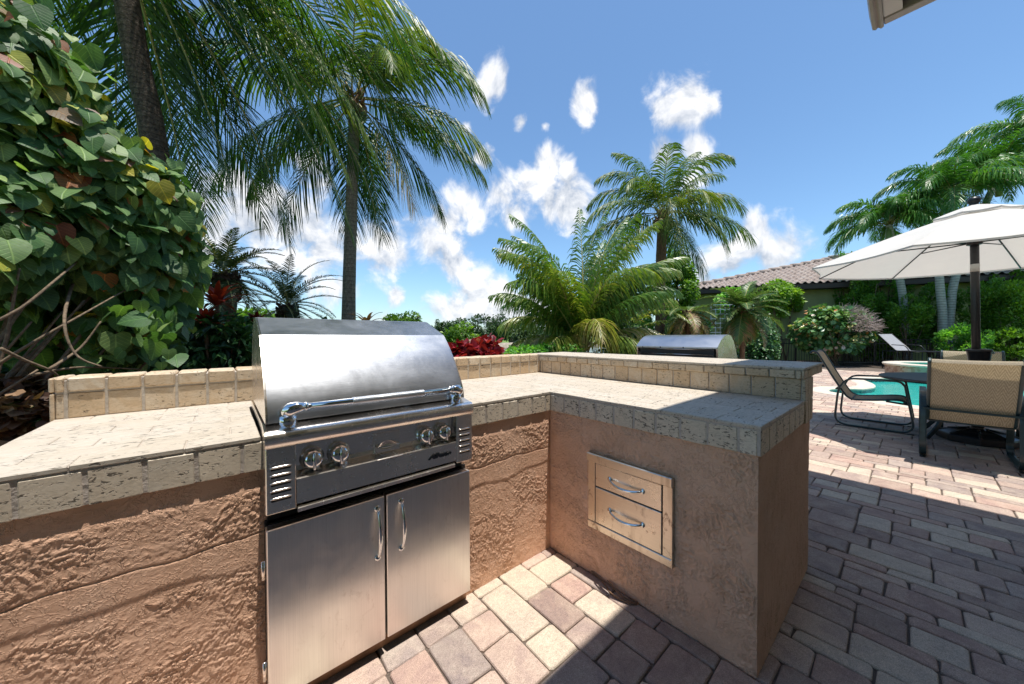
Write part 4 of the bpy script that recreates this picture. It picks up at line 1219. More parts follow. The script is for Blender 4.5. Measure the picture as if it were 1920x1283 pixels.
# ================================================================ own house: eave overhead, walls behind the camera
ho = thing('house', 'corner of a house roof overhang with grey moulded fascia at the top right', 'house', (0, -6, 0))
EX, EY, EZ = 2.775, -1.125, 3.83
M['soffit'] = simple('soffit_board', (.62, .62, .60), .7, nscale=4, var=.06)
M['fascia'] = simple('fascia_paint', (.38, .35, .33), .5, nscale=6, var=.12)
M['plaster'] = simple('house_plaster', (.46, .36, .27), .85, nscale=5, var=.12, bump=.3)
M['glass'] = simple('window_glass', (.02, .025, .03), .06)
M['wframe'] = simple('window_frame', (.55, .54, .50), .5)
def hob(b, name, mt, parent=None): return b.build(name, mt, parent or ho, loc=(0, 6, 0) if parent is None else None)
b = MB()
prof = [(EY, EZ), (EY - .02, EZ - .012), (EY - .032, EZ - .0), (EY - .050, EZ - .02), (EY - .066, EZ - .012), (EY - .066, EZ + .03), (EY - .066, EZ + .26), (EY + .03, EZ + .26), (EY + .02, EZ + .12)]
b.prism(prof, -7.0, EX); hob(b, 'gutter', M['fascia'])
b = MB(); b.box((EX - .085, -8, EZ - .004), (EX, EY - .068, EZ + .22), .006); hob(b, 'side_fascia', M['fascia'])
b = MB(); b.box((-7, EY - .17, EZ + .006), (EX - .087, EY - .067, EZ + .03), .001)
b.box((-7, -8, EZ + .15), (EX - .087, EY - .172, EZ + .18), .001); hob(b, 'soffit', M['soffit'])
b = MB()
for i in range(9): b.box((EX - .32 - i * 1.1, -5.2, EZ + .02), (EX - .25 - i * 1.1, EY - .175, EZ + .149), .003)
hob(b, 'rafter_tail', M['fascia'])
b = MB(); b.tube([(EX - .10, -1.42, EZ + .02), (EX - .07, -1.44, EZ - .004), (EX - .05, -1.47, EZ - .002), (EX - .055, -1.50, EZ + .02)], .006, 7); hob(b, 'gutter_hook', M['black'])
b = MB(); b.add([(-7, EY + .02, EZ + .265), (EX + .02, EY + .02, EZ + .265), (EX - 3.2, EY - 3.3, EZ + 1.6), (-7, EY - 3.3, EZ + 1.6), (EX + .02, -8, EZ + .265), (EX - 3.2, -8, EZ + 1.6)], [(0, 1, 2, 3), (1, 4, 5, 2)]); hob(b, 'roof', simple('roof_clay', (.30, .22, .17), .85, nscale=8, var=.2))
b = MB(); b.box((-7, -5.4, 0), (EX - 1.0, -5.2, EZ + .16), .005); b.box((-7.2, -5.4, 0), (-7, -3.2, EZ + .16), .005); hob(b, 'wall', M['plaster'])
b = MB(); b.box((EX - .9, -9.0, 0), (11.0, -5.4, 5.2), .01); hob(b, 'sky_blocker_wall', M['plaster'])  # added wing out of view, blocks sky light to darken end wall and patio
b = MB(); b.box((EX - 1.0, -9.4, 5.2), (11.5, -4.9, 5.4), .01); hob(b, 'sky_blocker_eave', M['fascia'])  # slab capping the added, unseen wing
for (x0, x1) in ((-5.6, -3.4), (-2.6, .4)):
    b = MB(); b.box((x0, -5.21, .05), (x1, -5.17, 2.35), .01); w = hob(b, 'window', M['wframe'])
    b = MB()
    for q in range(2): xa = x0 + .06 + q * (x1 - x0 - .06) / 2; b.box((xa, -5.175, .12), (xa + (x1 - x0) / 2 - .09, -5.160, 2.28), .002)
    b.build('pane', M['glass'], w)

# ================================================================ neighbour's house
k = N('roof_tile')
k.set(Base_Color=k.ramp(k.noise(2.5, 5, .7), [(.3, (.25, .185, .155)), (.55, (.36, .29, .25)), (.75, (.43, .38, .34))]), Roughness=.85); k.bump(k.noise(30, 3, .6), .4, .02); M['rtile'] = k.m
nh = thing('neighbour_house', 'neighbouring house with a wavy grey brown barrel tile roof behind the hedge', 'house', tuple(at(1600, 19, 631)[:2]) + (0,))
nl = Vector(nh.location)
# eave runs between two corners, the roof rises away from the view
E0 = at(1285, 19.0, 545); E1 = at(1990, 14.2, 503); E0[2] = 3.82; E1[2] = 3.9
ed = (E1 - E0)[:2]; elen = np.linalg.norm(ed); ed /= elen; en = np.array([-ed[1], ed[0]]) * 1.0
if (en @ FWD[:2]) < 0: en = -en
SL = .40
def nhp(a, d, z):  # a along eave, d up the slope (plan)
    return np.array([E0[0] + ed[0] * a + en[0] * d, E0[1] + ed[1] * a + en[1] * d, z])
def tileroof(a0_, a1_, hipL, depth):
    V = []; F = []; sm = 8; pit = .30; rows = int(depth / .36); nc = int((a1_ - a0_) / pit)
    tt = []
    for c in range(nc):
        for r in range(rows):
            d0, d1 = r * .36, (r + 1) * .36 + .03
            aL = a0_ + c * pit
            if hipL and aL < a0_ + d0 * 1.8: continue
            n0 = len(V)
            for (d, lift) in ((d0, .055), (d1, .02)):
                for j in range(sm + 1):
                    ph = j / sm; hgt = .075 * math.sin(math.pi * min(ph / .62, 1.0)) if ph < .62 else -.02 * math.sin(math.pi * (ph - .62) / .38)
                    V.append(nhp(aL + ph * pit, d, E0[2] + (E1[2] - E0[2]) * aL / elen + d * SL + hgt + lift + .02))
            for j in range(sm): F.append((n0 + j, n0 + j + 1, n0 + sm + 1 + j + 1, n0 + sm + 1 + j))
            # front lip
            n1 = len(V)
            for j in range(sm + 1): q = V[n0 + j].copy(); q[2] -= .045; V.append(q)
            for j in range(sm): F.append((n1 + j, n1 + j + 1, n0 + j + 1, n0 + j))
            tt += [0] * 1
    return V, F
V, F = tileroof(-.4, elen + 5, True, 6.0)
b = MB(); b.add(V, F, .5, True)
# hip cap of half-round tiles
for i in range(17):
    d = i * .36; p = nhp(-.4 + 1.8 * d, d, E0[2] + (E1[2] - E0[2]) * (d * 1.8 - .4) / elen + d * SL + .07); q = nhp(-.4 + 1.8 * (d + .42), d + .42, E0[2] + (E1[2] - E0[2]) * (1.8 * d) / elen + (d + .42) * SL + .05)
    b.tube([p, q], [.16, .12], 10)
b.build('tile_roof', M['rtile'], nh, loc=-nl)
b = MB(); dz_ = .02
V = [nhp(-.4, 0, E0[2] - .02), nhp(elen + 5, 0, E1[2] - .02), nhp(elen + 5, 6, E1[2] + 6 * SL - .03), nhp(10.4, 6, E0[2] + 6 * SL - .03), nhp(-.4, .05, E0[2] - .02)]
b.add(V, [(0, 1, 2, 3)]); b.build('roof_deck', simple('roof_felt', (.06, .045, .04), .9), nh, loc=-nl)
b = MB()
for (d0, z0, z1) in ((.02, -.24, .0),):
    p = [nhp(-.4, .02, E0[2] - .24), nhp(elen + 5, .02, E1[2] - .24), nhp(elen + 5, .02, E1[2] - .01), nhp(-.4, .02, E0[2] - .01), nhp(-.4, .7, E0[2] - .24), nhp(elen + 5, .7, E1[2] - .24)]
    b.add(p, [(0, 1, 2, 3), (0, 4, 5, 1)])
b.build('fascia', simple('brown_fascia', (.05, .032, .025), .6), nh, loc=-nl)
b = MB(); b.add([nhp(.35, .72, -.2), nhp(elen + 4, .72, -.2), nhp(elen + 4, .72, 3.7), nhp(.35, .72, 3.7), nhp(.35, 6, -.2), nhp(.35, 6, 3.7)], [(0, 1, 2, 3), (4, 0, 3, 5)])
b.build('wall', simple('yellow_wall', (.34, .36, .15), .85, nscale=3, var=.12), nh, loc=-nl)
b = MB(); pp = nhp(9.1, 5.0, E0[2] + 5.0 * SL - .3)
b.box((pp[0] - .5, pp[1] - .5, pp[2] - .6), (pp[0] + .5, pp[1] + .5, pp[2] + .45), .03)
b.box((pp[0] - .6, pp[1] - .6, pp[2] + .45), (pp[0] + .6, pp[1] + .6, pp[2] + .55), .02)
b.build('chimney', simple('pale_render', (.55, .52, .46), .8), nh, loc=-nl)

# ================================================================ fences
def fence(name, P, h, label, z0=-.02, sp=.105):
    P = [np.array(p, float) for p in P]
    t = thing(name, label, 'fence', (P[0][0], P[0][1], z0)); lo = Vector(t.location)
    rl = MB(); pk = MB()
    for a, c in zip(P[:-1], P[1:]):
        d = c - a; ln_ = np.linalg.norm(d); d /= ln_
        for z in (h - .03, h - .20, .10):
            rl.tube([(a[0], a[1], z + z0), (c[0], c[1], z + z0)], 1.0, prof=[(-.014, -.016), (.014, -.016), (.014, .016), (-.014, .016)], smooth=False)
        s = 0
        n = int(ln_ / sp)
        for i in range(n):
            q = a + d * (i + .5) * sp; pk.tube([(q[0], q[1], .04 + z0), (q[0], q[1], h - .02 + z0)], 1.0, prof=[(-.008, -.008), (.008, -.008), (.008, .008), (-.008, .008)], smooth=False)
        for i in range(int(ln_ / 1.9) + 1):
            q = a + d * min(i * 1.9, ln_); b = MB(); b.box((q[0] - .028, q[1] - .028, z0), (q[0] + .028, q[1] + .028, h + .05 + z0), .004); b.build('post', M['black'], t, loc=-lo)
    rl.build('rails', M['black'], t, loc=-lo); pk.build('pickets', M['black'], t, loc=-lo)
    return t
fence('picket_fence', [(-7.5, 4.3), (-3.6, 4.05), (-1.7, 3.9), (.6, 3.75)], 1.0, 'black metal picket fence between the lake and the hibiscus bush at the left', z0=-.22)
a_ = at(1405, 15.5, 640)[:2]; b_ = at(1640, 14.8, 640)[:2]; c_ = at(1960, 12.5, 640)[:2]
fence('pool_fence', [a_, b_, c_], 1.12, 'black metal picket fence along the hedge at the back of the patio')
# white lattice trellis
tr_ = thing('trellis', 'pale square lattice trellis behind the pygmy date palm', 'trellis', tuple(at(1372, 13.0, 640)[:2]) + (0,), YAW * -1)
b = MB()
for i in range(10): b.box((-.80 + i * .178 - .012, -.01, .3), (-.80 + i * .178 + .012, .002, 2.45), .002)
for i in range(13): b.box((-.82, -.014, .32 + i * .175), (.83, -.002, .344 + i * .175), .002)
b.build('lattice', simple('lattice_paint', (.50, .53, .55), .6), tr_)

# ================================================================ plants
def frond(P0, az, el, L, droop, n=60, ll=.62, lw=.034, K=3, hang=.45, spread=(62, 28), start=.16, base=.5, dead=0.0, fold=.3, curve=1.35, taper=.35, twist=0.0, wind=(0, 0), rnd=random):
    """one feather leaf; az/el in world radians, droop = total bend in radians. returns V, F, tint, spine"""
    S = 26; s = np.linspace(0, 1, S + 1)
    e = el - droop * s ** curve
    azs = az + twist * s
    T = np.stack([np.cos(e) * np.cos(azs), np.cos(e) * np.sin(azs), np.sin(e)], 1)
    P = P0 + np.concatenate([[np.zeros(3)], np.cumsum((T[1:] + T[:-1]) / 2 * L / S, 0)])
    u = np.repeat(np.linspace(start, .995, n), 2); side = np.tile([1, -1], n)
    u = np.clip(u + rng.normal(0, .004, len(u)), start, 1)
    fi = u * S; i0 = np.minimum(fi.astype(int), S - 1); fr = (fi - i0)[:, None]
    B = P[i0] * (1 - fr) + P[i0 + 1] * fr
    t = T[i0]; t = t / np.linalg.norm(t, axis=1)[:, None]
    sd = np.stack([-np.sin(azs[i0]), np.cos(azs[i0]), np.zeros(len(u))], 1)
    up = np.cross(t, sd); up *= np.sign(up[:, 2:3] + 1e-9)
    th = np.radians(spread[0] + (spread[1] - spread[0]) * u + rng.normal(0, 4, len(u)))[:, None]
    lift = (fold + rng.normal(0, .08, len(u)))[:, None]
    d = np.cos(th) * t + np.sin(th) * (side[:, None] * sd * np.cos(lift) + up * np.sin(lift))
    ln = ll * np.power(np.clip(np.sin(np.pi * (.12 + .86 * u)), .02, 1), .55) * (1 - taper * u) * rng.uniform(.85, 1.1, len(u))
    hg = hang * rng.uniform(.7, 1.3, len(u))
    wv = np.array([wind[0], wind[1], -1.0])
    V = np.empty((len(u), (K + 1) * 2, 3))
    for k_ in range(K + 1):
        q = k_ / K
        c = B + d * (ln * q)[:, None] * (1 - .25 * (hg * q * q)[:, None]) + wv * (ln * hg * q * q)[:, None]
        w = lw * (math.sin(math.pi * (.16 + .80 * q)) ** .8) * .5
        wd = t * w
        V[:, 2 * k_] = c - wd; V[:, 2 * k_ + 1] = c + wd
    f = np.array([(2 * k_, 2 * k_ + 1, 2 * k_ + 3, 2 * k_ + 2) for k_ in range(K)])
    F = (f[None] + (np.arange(len(u)) * (K + 1) * 2)[:, None, None]).reshape(-1, 4)
    tn = np.clip(base + rng.normal(0, .10, len(u)) + dead * np.clip(u - .3, 0, 1) ** .7, 0, 1)
    return V.reshape(-1, 3), F, np.repeat(tn, K), P
class Crown:
    def __init__(s): s.V = []; s.F = []; s.T = []; s.n = 0; s.r = MB()
    def add(s, *a, rw=.022, **k):
        V, F, T, P = frond(*a, **k); s.V.append(V); s.F.append(F + s.n); s.T.append(T); s.n += len(V)
        rr = np.linspace(rw, .004, len(P)); s.r.tube(P[::2], rr[::2], 5, tint=.5)
    def build(s, parent, mt, name='crown'):
        lo = parent.location
        o = raw_mesh(name, np.concatenate(s.V) - np.array(lo), np.concatenate(s.F), np.concatenate(s.T), mt, smooth=False, parent=parent)
        r = s.r.build('leaf_stalks', M['rachis'], parent, loc=-lo)
        return o
AZR = math.atan2(RGT[1], RGT[0])
def az(deg): return AZR + R(deg)          # 0 = to the right of the view, 90 = away
def trunk(parent, pts, r, mt, name='trunk', n=14, rough=.0):
    P = smoothpath(pts, 8); rr = np.interp(np.linspace(0, 1, len(P)), np.linspace(0, 1, len(r)), r)
    if rough: rr = rr * (1 + rng.normal(0, rough, len(rr)))
    b = MB(); b.tube(P, rr, n); return b.build(name, mt, parent, loc=-parent.location)
def tree(name, label, cat, p, group=None): return thing(name, label, cat, (p[0], p[1], -.05), 0, group)
def boots(parent, c, r, h, n, mt, L=.22):
    """old leaf bases sticking out under a palm crown"""
    b = MB(); lo = np.array(parent.location)
    for i in range(n):
        z = h * (i / n) - h; a = i * 2.4; rr_ = r * (1 - .25 * abs(i / n - .4))
        d = np.array([math.cos(a), math.sin(a), 0]); p = np.array(c) + d * rr_ * .75 + np.array([0, 0, z]) - lo
        q = p + d * L * .45 + np.array([0, 0, L * .55]); b.tube([p, (p + q) / 2 + d * .03, q], [.05, .038, .012], 5)
    return b.build('leaf_bases', mt, parent)

# ---- tall coconut palm behind the big grill
C1 = at(668, 8.0, 188)
pb = at(652, 8.0, 631); pb[2] = -.05
t1 = tree('coconut_palm', 'tall coconut palm with a slender grey ringed trunk rising behind the big grill', 'palm tree', pb)
trunk(t1, [pb, at(655, 8, 560), at(661, 8, 400), at(667, 8, 260), C1 + [0, 0, -.05]], [.175, .145, .13, .118, .125], M['bark'], rough=.015)
c = Crown()
F1 = [  # az, el, L, droop, tint, dead
    (8, 62, 3.5, 2.15, .45, 0), (-8, 30, 3.7, 1.75, .45, 0), (15, 8, 3.5, 1.15, .5, .1), (-4, -14, 3.6, .80, .35, 0), (22, -38, 3.3, .55, .25, 0),
    (-22, -50, 3.3, .40, .55, .55), (80, -60, 3.2, .3, .2, 0), (120, -55, 3.3, .35, .2, 0), (175, -48, 3.6, .45, .2, 0), (200, -25, 3.8, .85, .3, 0),
    (165, -5, 3.9, 1.2, .35, 0), (190, 22, 3.8, 1.6, .4, 0), (205, 50, 3.6, 1.7, .45, 0), (150, 60, 3.4, 1.6, .3, 0), (110, 78, 3.0, 1.0, .3, 0),
    (40, 80, 3.2, 1.1, .35, 0), (300, 66, 3.2, 2.2, .55, 0), (250, 40, 3.3, 1.7, .5, .15), (230, 10, 3.6, 1.3, .4, .1), (310, 20, 2.8, 1.7, .5, .1), (60, 30, 3.2, 1.4, .25, 0),
    (140, 20, 3.4, 1.5, .25, 0), (100, -20, 3.0, .9, .2, 0), (215, -40, 3.4, .6, .35, .35), (335, 48, 3.0, 2.0, .5, 0)]
for (a, e, L, dr, tn, dd) in F1:
    c.add(C1 + rng.normal(0, .05, 3), az(a), R(e), L, dr, n=72, ll=1.0, lw=.044, hang=.66, fold=0.08, spread=(60, 26), taper=.2, curve=1.6, base=tn, dead=dd, wind=(.10, -.08))
c.build(t1, M['coco'])
for i in range(9):
    a = i * 2.4; p = C1 + np.array([math.cos(a) * .20, math.sin(a) * .20, -.16 - .09 * (i % 3)])
    b = MB(); b.lathe([(.0, -.11), (.06, -.09), (.095, -.02), (.095, .04), (.055, .10), (.0, .12)], n=12); o = b.build('coconut', M['coconut'], t1, loc=Vector(p) - t1.location)
boots(t1, C1 + [0, 0, .1], .15, .35, 14, M['bark_brown'], .3)

# ---- near coconut palm at the left, crown above the frame
pl = at(327, 4.9, 690); pl[2] = -.05
CL = np.array(at(222, 4.5, -175))
t2 = tree('coconut_palm', 'near coconut palm whose thick leaning trunk rises out of the hibiscus bush', 'palm tree', pl)
trunk(t2, [pl, at(325, 4.85, 640), at(299, 4.7, 290), at(268, 4.6, 120), at(248, 4.52, -10), CL], [.15, .145, .135, .13, .125, .12], M['bark_rough'], n=18, rough=.012)
c = Crown()
F2 = [(2, -6, 4.6, .72, .60, .05), (-14, 28, 4.3, 2.1, .62, .35), (28, -40, 4.9, .62, .22, 0), (50, -52, 4.6, .5, .18, 0), (14, -22, 4.6, .85, .40, .25),
      (75, -45, 4.2, .6, .2, 0), (110, -40, 4.3, .7, .2, 0), (140, -30, 4.2, .9, .25, 0), (165, -20, 4.3, .95, .35, .05), (185, 5, 4.3, 1.3, .5, .05),
      (205, -8, 3.6, .9, .55, .1), (-35, 0, 3.8, 1.6, .60, .2), (-10, 50, 4.2, 2.3, .5, .1), (35, 10, 4.6, 1.6, .25, 0), (60, 30, 4.3, 1.8, .25, 0),
      (18, 20, 4.9, 1.75, .30, 0), (8, -34, 4.5, .62, .30, .45), (38, -20, 5.0, 1.05, .2, 0), (125, -62, 4.1, .3, .2, 0), (230, 30, 3.6, 1.6, .5, 0), (280, 50, 3.4, 1.9, .5, 0), (150, 40, 4.0, 1.8, .3, 0),
      (96, -66, 3.9, .28, .18, 0), (44, -64, 3.8, .3, .16, 0)]
for (a, e, L, dr, tn, dd) in F2:
    c.add(CL + rng.normal(0, .04, 3), az(a), R(e), L, dr, n=86, ll=1.0, lw=.038, K=4, hang=.48, fold=.1, spread=(60, 28), taper=.2, base=tn, dead=dd, rw=.026, wind=(.08, -.06))
c.build(t2, M['coco'])

# ---- coconut palm beyond the small grill
CA = at(1243, 12.8, 402); pa = at(1238, 12.8, 640); pa[2] = -.05
t3 = tree('coconut_palm', 'mid-height coconut palm with a brown trunk standing behind the freestanding grill', 'palm tree', pa)
trunk(t3, [pa, at(1238, 12.8, 560), at(1239, 12.8, 480), CA + [0, 0, -.05]], [.20, .17, .18, .19], M['bark_brown'], rough=.03)
c = Crown()
F3 = [(5, 12, 3.3, 1.15, .45), (-10, -2, 3.4, .8, .45), (12, 42, 3.1, 1.45, .5), (10, 62, 3.2, 1.1, .45), (20, 78, 3.1, .8, .45), (170, 80, 3.2, 1.0, .45), (175, 66, 3.3, 1.5, .5), (165, 48, 3.2, 1.5, .5), (185, 22, 3.2, 1.2, .45), (175, 2, 3.3, .9, .4),
      (195, -25, 2.8, .7, .5), (250, 15, 2.6, 1.7, .6), (290, 30, 2.6, 1.9, .65), (330, -10, 2.6, 1.2, .5), (270, -35, 2.4, .6, .5), (100, 70, 3.0, 1.2, .4), (60, 20, 2.8, 1.4, .3), (130, 10, 2.8, 1.4, .3), (40, -30, 2.6, .8, .3), (350, -45, 2.6, .5, .4), (215, 50, 2.9, 1.8, .5), (320, 70, 3.0, 1.6, .5), (255, 75, 3.0, 1.6, .5), (350, 30, 3.0, 1.3, .5)]
for (a, e, L, dr, tn) in F3:
    c.add(CA + rng.normal(0, .05, 3), az(a), R(e), L, dr * 1.2, n=60, ll=1.05, lw=.044, hang=.62, fold=.1, spread=(60, 24), taper=.15, curve=1.8, base=tn, wind=(.05, -.05))
c.build(t3, M['coco'])
for i in range(8):
    a = i * 2.4; p = CA + np.array([math.cos(a) * .28, math.sin(a) * .28, -.30 - .1 * (i % 3)])
    b = MB(); b.lathe([(.0, -.13), (.08, -.10), (.12, -.02), (.11, .05), (.06, .12), (.0, .14)], n=10); b.build('coconut', M['coconut'], t3, loc=Vector(p) - t3.location)
boots(t3, CA + [0, 0, .1], .2, .5, 16, M['bark_brown'], .4)

# ---- bushy young coconut palm, fronds from near the ground
CB = at(1088, 9.6, 640); CB[2] = .75; pbb = CB.copy(); pbb[2] = -.05
t4 = tree('young_coconut_palm', 'bushy young coconut palm with fronds arching from near the ground left of the brown trunk', 'palm tree', pbb)
trunk(t4, [pbb, CB * [1, 1, .5], CB + [0, 0, .1]], [.24, .22, .16], M['bark_brown'], rough=.06)
c = Crown()
F4 = [(88, 88, 3.9, .35, .45), (30, 84, 4.1, .70, .5), (170, 84, 4.0, .8, .45), (150, 80, 3.8, .9, .5), (185, 74, 3.5, 1.0, .5), (180, 62, 2.9, 1.15, .55), (190, 50, 2.4, 1.35, .66), (175, 36, 2.1, 1.3, .75),
      (10, 80, 4.0, .9, .5), (-8, 70, 3.5, 1.1, .55), (5, 58, 2.9, 1.2, .6), (-12, 40, 2.3, 1.5, .85), (340, 74, 3.3, 1.5, .6), (300, 78, 3.1, 1.8, .62), (250, 76, 3.2, 1.7, .6), (220, 70, 3.1, 1.5, .58), (60, 76, 3.8, .9, .35), (120, 74, 3.8, 1.0, .35),
      (45, 60, 3.2, 1.2, .35), (140, 55, 3.1, 1.2, .35), (272, 55, 2.3, 2.0, .75), (20, 88, 4.0, .5, .5), (205, 80, 3.6, 1.2, .55), (235, 40, 2.0, 1.7, .7), (320, 42, 2.0, 1.8, .7), (200, 28, 1.9, 1.0, .8)]
rq = random.Random(5)
for i in range(26):
    e_ = rq.uniform(60, 88); F4.append((rq.choice([0, 180]) + rq.uniform(-60, 60), e_, 2.5 + (e_ - 60) / 28 * 1.5 * rq.uniform(.7, 1), rq.uniform(.7, 1.7), rq.uniform(.3, .66)))
for (a, e, L, dr, tn) in F4:
    c.add(CB + rng.normal(0, .07, 3), az(a), R(e), L * 1.14, dr * 1.1, n=64, ll=.98, lw=.042, hang=.72, base=tn + .04, fold=.12, spread=(58, 24), taper=.15, curve=1.7, start=.2, rw=.03, dead=.15 if tn > .7 else 0, wind=(.06, -.05))
c.build(t4, M['coco_bright'])
# a second young palm just behind
CB2 = at(1165, 11.5, 600); CB2[2] = 1.2; p_ = CB2.copy(); p_[2] = -.05
t5 = tree('young_coconut_palm', 'smaller yellowish young palm tucked behind the bushy one, left of the brown trunk', 'palm tree', p_)
trunk(t5, [p_, CB2 * [1, 1, .5], CB2], [.16, .13, .12], M['bark_brown'], rough=.05)
c = Crown()
for i, (a, e, L, dr, tn) in enumerate([(80, 80, 2.9, .8, .5), (10, 60, 2.9, 1.2, .6), (170, 60, 3.0, 1.2, .6), (-20, 35, 2.8, 1.3, .7), (200, 35, 2.7, 1.2, .7), (250, 50, 2.6, 1.8, .7), (310, 55, 2.6, 1.8, .7), (120, 50, 2.8, 1.2, .4), (45, 45, 2.8, 1.2, .4), (280, 15, 2.2, 1.4, .75), (345, 15, 2.4, 1.2, .7)]):
    c.add(CB2, az(a), R(e), L, dr, n=52, ll=.62, lw=.042, hang=.4, base=tn)
c.build(t5, M['coco_bright'])

# ---- date palms
def date_palm(p, cz, L, label, mt, bark, n=38, lw=.025, rt=.13, head=.24, seed=1, name='date_palm', dead=0, elr=(-45, 85), ll=.26):
    rr_ = random.Random(seed); p = np.array(p, float); p[2] = -.05; C = p.copy(); C[2] = cz
    t = tree(name, label, 'palm tree', p)
    trunk(t, [p, p * .5 + C * .5, C - [0, 0, head * 1.6], C - [0, 0, head * .8], C], [rt, rt * .95, rt * 1.1, head, head * .55], bark, rough=.04)
    boots(t, C, head, head * 2.2, 40, bark, .16)
    c = Crown()
    for i in range(n):
        a = i * 137.5 + rr_.uniform(-12, 12); f = (i + .5) / n; e = elr[1] - (elr[1] - elr[0]) * f + rr_.uniform(-6, 6)
        bs_ = .45 + rr_.uniform(-.15, .15)
        if dead and f > 1 - dead: bs_ = .93
        c.add(C + rng.normal(0, .03, 3), R(a), R(e), L * rr_.uniform(.85, 1.1), 1.25 - .5 * f, n=52, ll=ll, lw=lw, K=2, hang=.22, base=bs_, fold=.35, start=.12, rw=.013, spread=(70, 35))
    c.build(t, mt); return t
date_palm(at(540, 8.5, 640), 2.05, 1.65, 'pygmy date palm whose brown bulging head shows just above the grill hood', M['date'], M['bark_dark'], seed=3, n=30)
date_palm(at(425, 7.0, 640), 2.55, 1.30, 'dark pygmy date palm with a thick shaggy trunk behind the red bromeliad', M['date'], M['bark_dark'], seed=5, n=30, rt=.17, head=.24)
date_palm(at(1392, 10.0, 640), 2.02, 1.22, 'pygmy date palm with bright green arching fronds in front of the lattice trellis', M['date_green'], M['bark_brown'], seed=8, n=34, rt=.07, head=.12, dead=.22, elr=(-70, 75), ll=.36, lw=.036)
date_palm(at(1290, 10.6, 640), 2.0, 1.15, 'half dead pygmy date palm with drooping brown fronds between the brown trunk and the trellis', M['date_green'], M['bark_brown'], seed=12, n=26, rt=.08, head=.14, dead=.6, elr=(-75, 35), ll=.30, lw=.03)

# ---- plume-leaved palms at the right
def fox_palm(p, C, L, label, trunks, n=16, seed=1, ll=.62):
    rr_ = random.Random(seed); t = tree('foxtail_palm', label, 'palm tree', p, 'plume-leaved palms by the neighbour house')
    for tp in trunks: trunk(t, tp, [.17, .13, .12, .10], M['ringbark'], n=12)
    b = MB(); b.tube([C - [0, 0, .95], C - [0, 0, .5], C], [.10, .115, .07], 10); b.build('crownshaft', simple('green_crownshaft', (.16, .24, .08), .5), t, loc=-t.location)
    c = Crown()
    for i in range(n):
        f = i / n; a = i * 137.5 + rr_.uniform(-15, 15); e = 84 - 74 * f
        for q in range(2):   # doubled ranks of leaflets make the frond bushy
            c.add(C, R(a), R(e), L * 1.08, 2.15 - .25 * f, n=40, ll=ll * (1.35 - .2 * q), lw=.052, K=3, hang=.60, taper=.2, base=.5 + rr_.uniform(-.2, .25), fold=.55 - .75 * q, start=.18, rw=.02, spread=(66, 30), curve=1.2)
    c.build(t, M['fox']); return t
Cx = at(1664, 15.0, 425); px_ = at(1703, 15.0, 655); px_[2] = -.05
fox_palm(px_, Cx, 2.3, 'foxtail palm whose small crown stands clear to the left above the umbrella tip', [[px_, at(1693, 15, 570), at(1680, 15, 500), Cx]], seed=2)
Cx = at(1783, 14.0, 372); px_ = at(1768, 14.0, 659); px_[2] = -.05
fox_palm(px_, Cx, 2.7, 'foxtail palm with a pale ringed trunk standing left of the umbrella pole', [[px_, at(1766, 14, 590), at(1760, 14, 500), Cx]], n=20, seed=4)
Cx = at(1868, 14.3, 330); px_ = at(1774, 14.2, 659); px_[2] = -.05
fox_palm(px_, Cx, 2.7, 'foxtail palm leaning right from beside the pale ringed trunk near the umbrella pole', [[px_, at(1781, 14.2, 590), at(1795, 14.2, 505), Cx]], n=20, seed=6)
Cx = at(1945, 14.5, 262); px_ = at(1955, 14.5, 655); px_[2] = -.05
fox_palm(px_, Cx, 2.9, 'tallest foxtail palm at the right edge of the view', [[px_, at(1954, 14.5, 590), at(1950, 14.5, 450), Cx]], n=20, seed=9)

# ---- leaf clouds
def leaf_template(kind):
    if kind == 'heart':
        V = [(0, 0, 0), (0, .34, .0), (0, .68, -.03), (0, 1.0, -.16)]
        half = [(.22, -.15, .015), (.44, -.06, .035), (.53, .18, .04), (.46, .46, .02), (.26, .76, -.04)]
        V += half + [(-x, y, z) for x, y, z in half]
        F = []
        for o, sg in ((4, 1), (9, -1)):
            q = [(0, o, o + 1, o + 2), (0, o + 2, o + 3, 1), (1, o + 3, o + 4, 2)]; tri = (2, o + 4, 3, 3)
            for f in q: F.append(f if sg > 0 else f[::-1])
            F.append((2, o + 4, 3, 2) if False else ((2, o + 4, 3) if sg > 0 else (3, o + 4, 2)))
        return np.array(V, float), F
    if kind == 'oval':
        V = [(0, 0, 0), (.36, .22, .06), (.40, .62, .05), (0, 1, -.06), (-.40, .62, .05), (-.36, .22, .06), (0, .5, -.02)]
        return np.array(V, float), [(0, 1, 2, 6), (6, 2, 3), (0, 6, 4, 5), (6, 3, 4)]
    if kind == 'lance':
        V = [(0, 0, 0), (.12, .3, .05), (.11, .65, .02), (0, 1, -.2), (-.11, .65, .02), (-.12, .3, .05)]
        return np.array(V, float), [(0, 1, 2, 3), (0, 3, 4, 5)]
    V = [(0, 0, 0), (.30, .45, .03), (0, 1, -.04), (-.30, .45, .03)]
    return np.array(V, float), [(0, 1, 2, 3)]
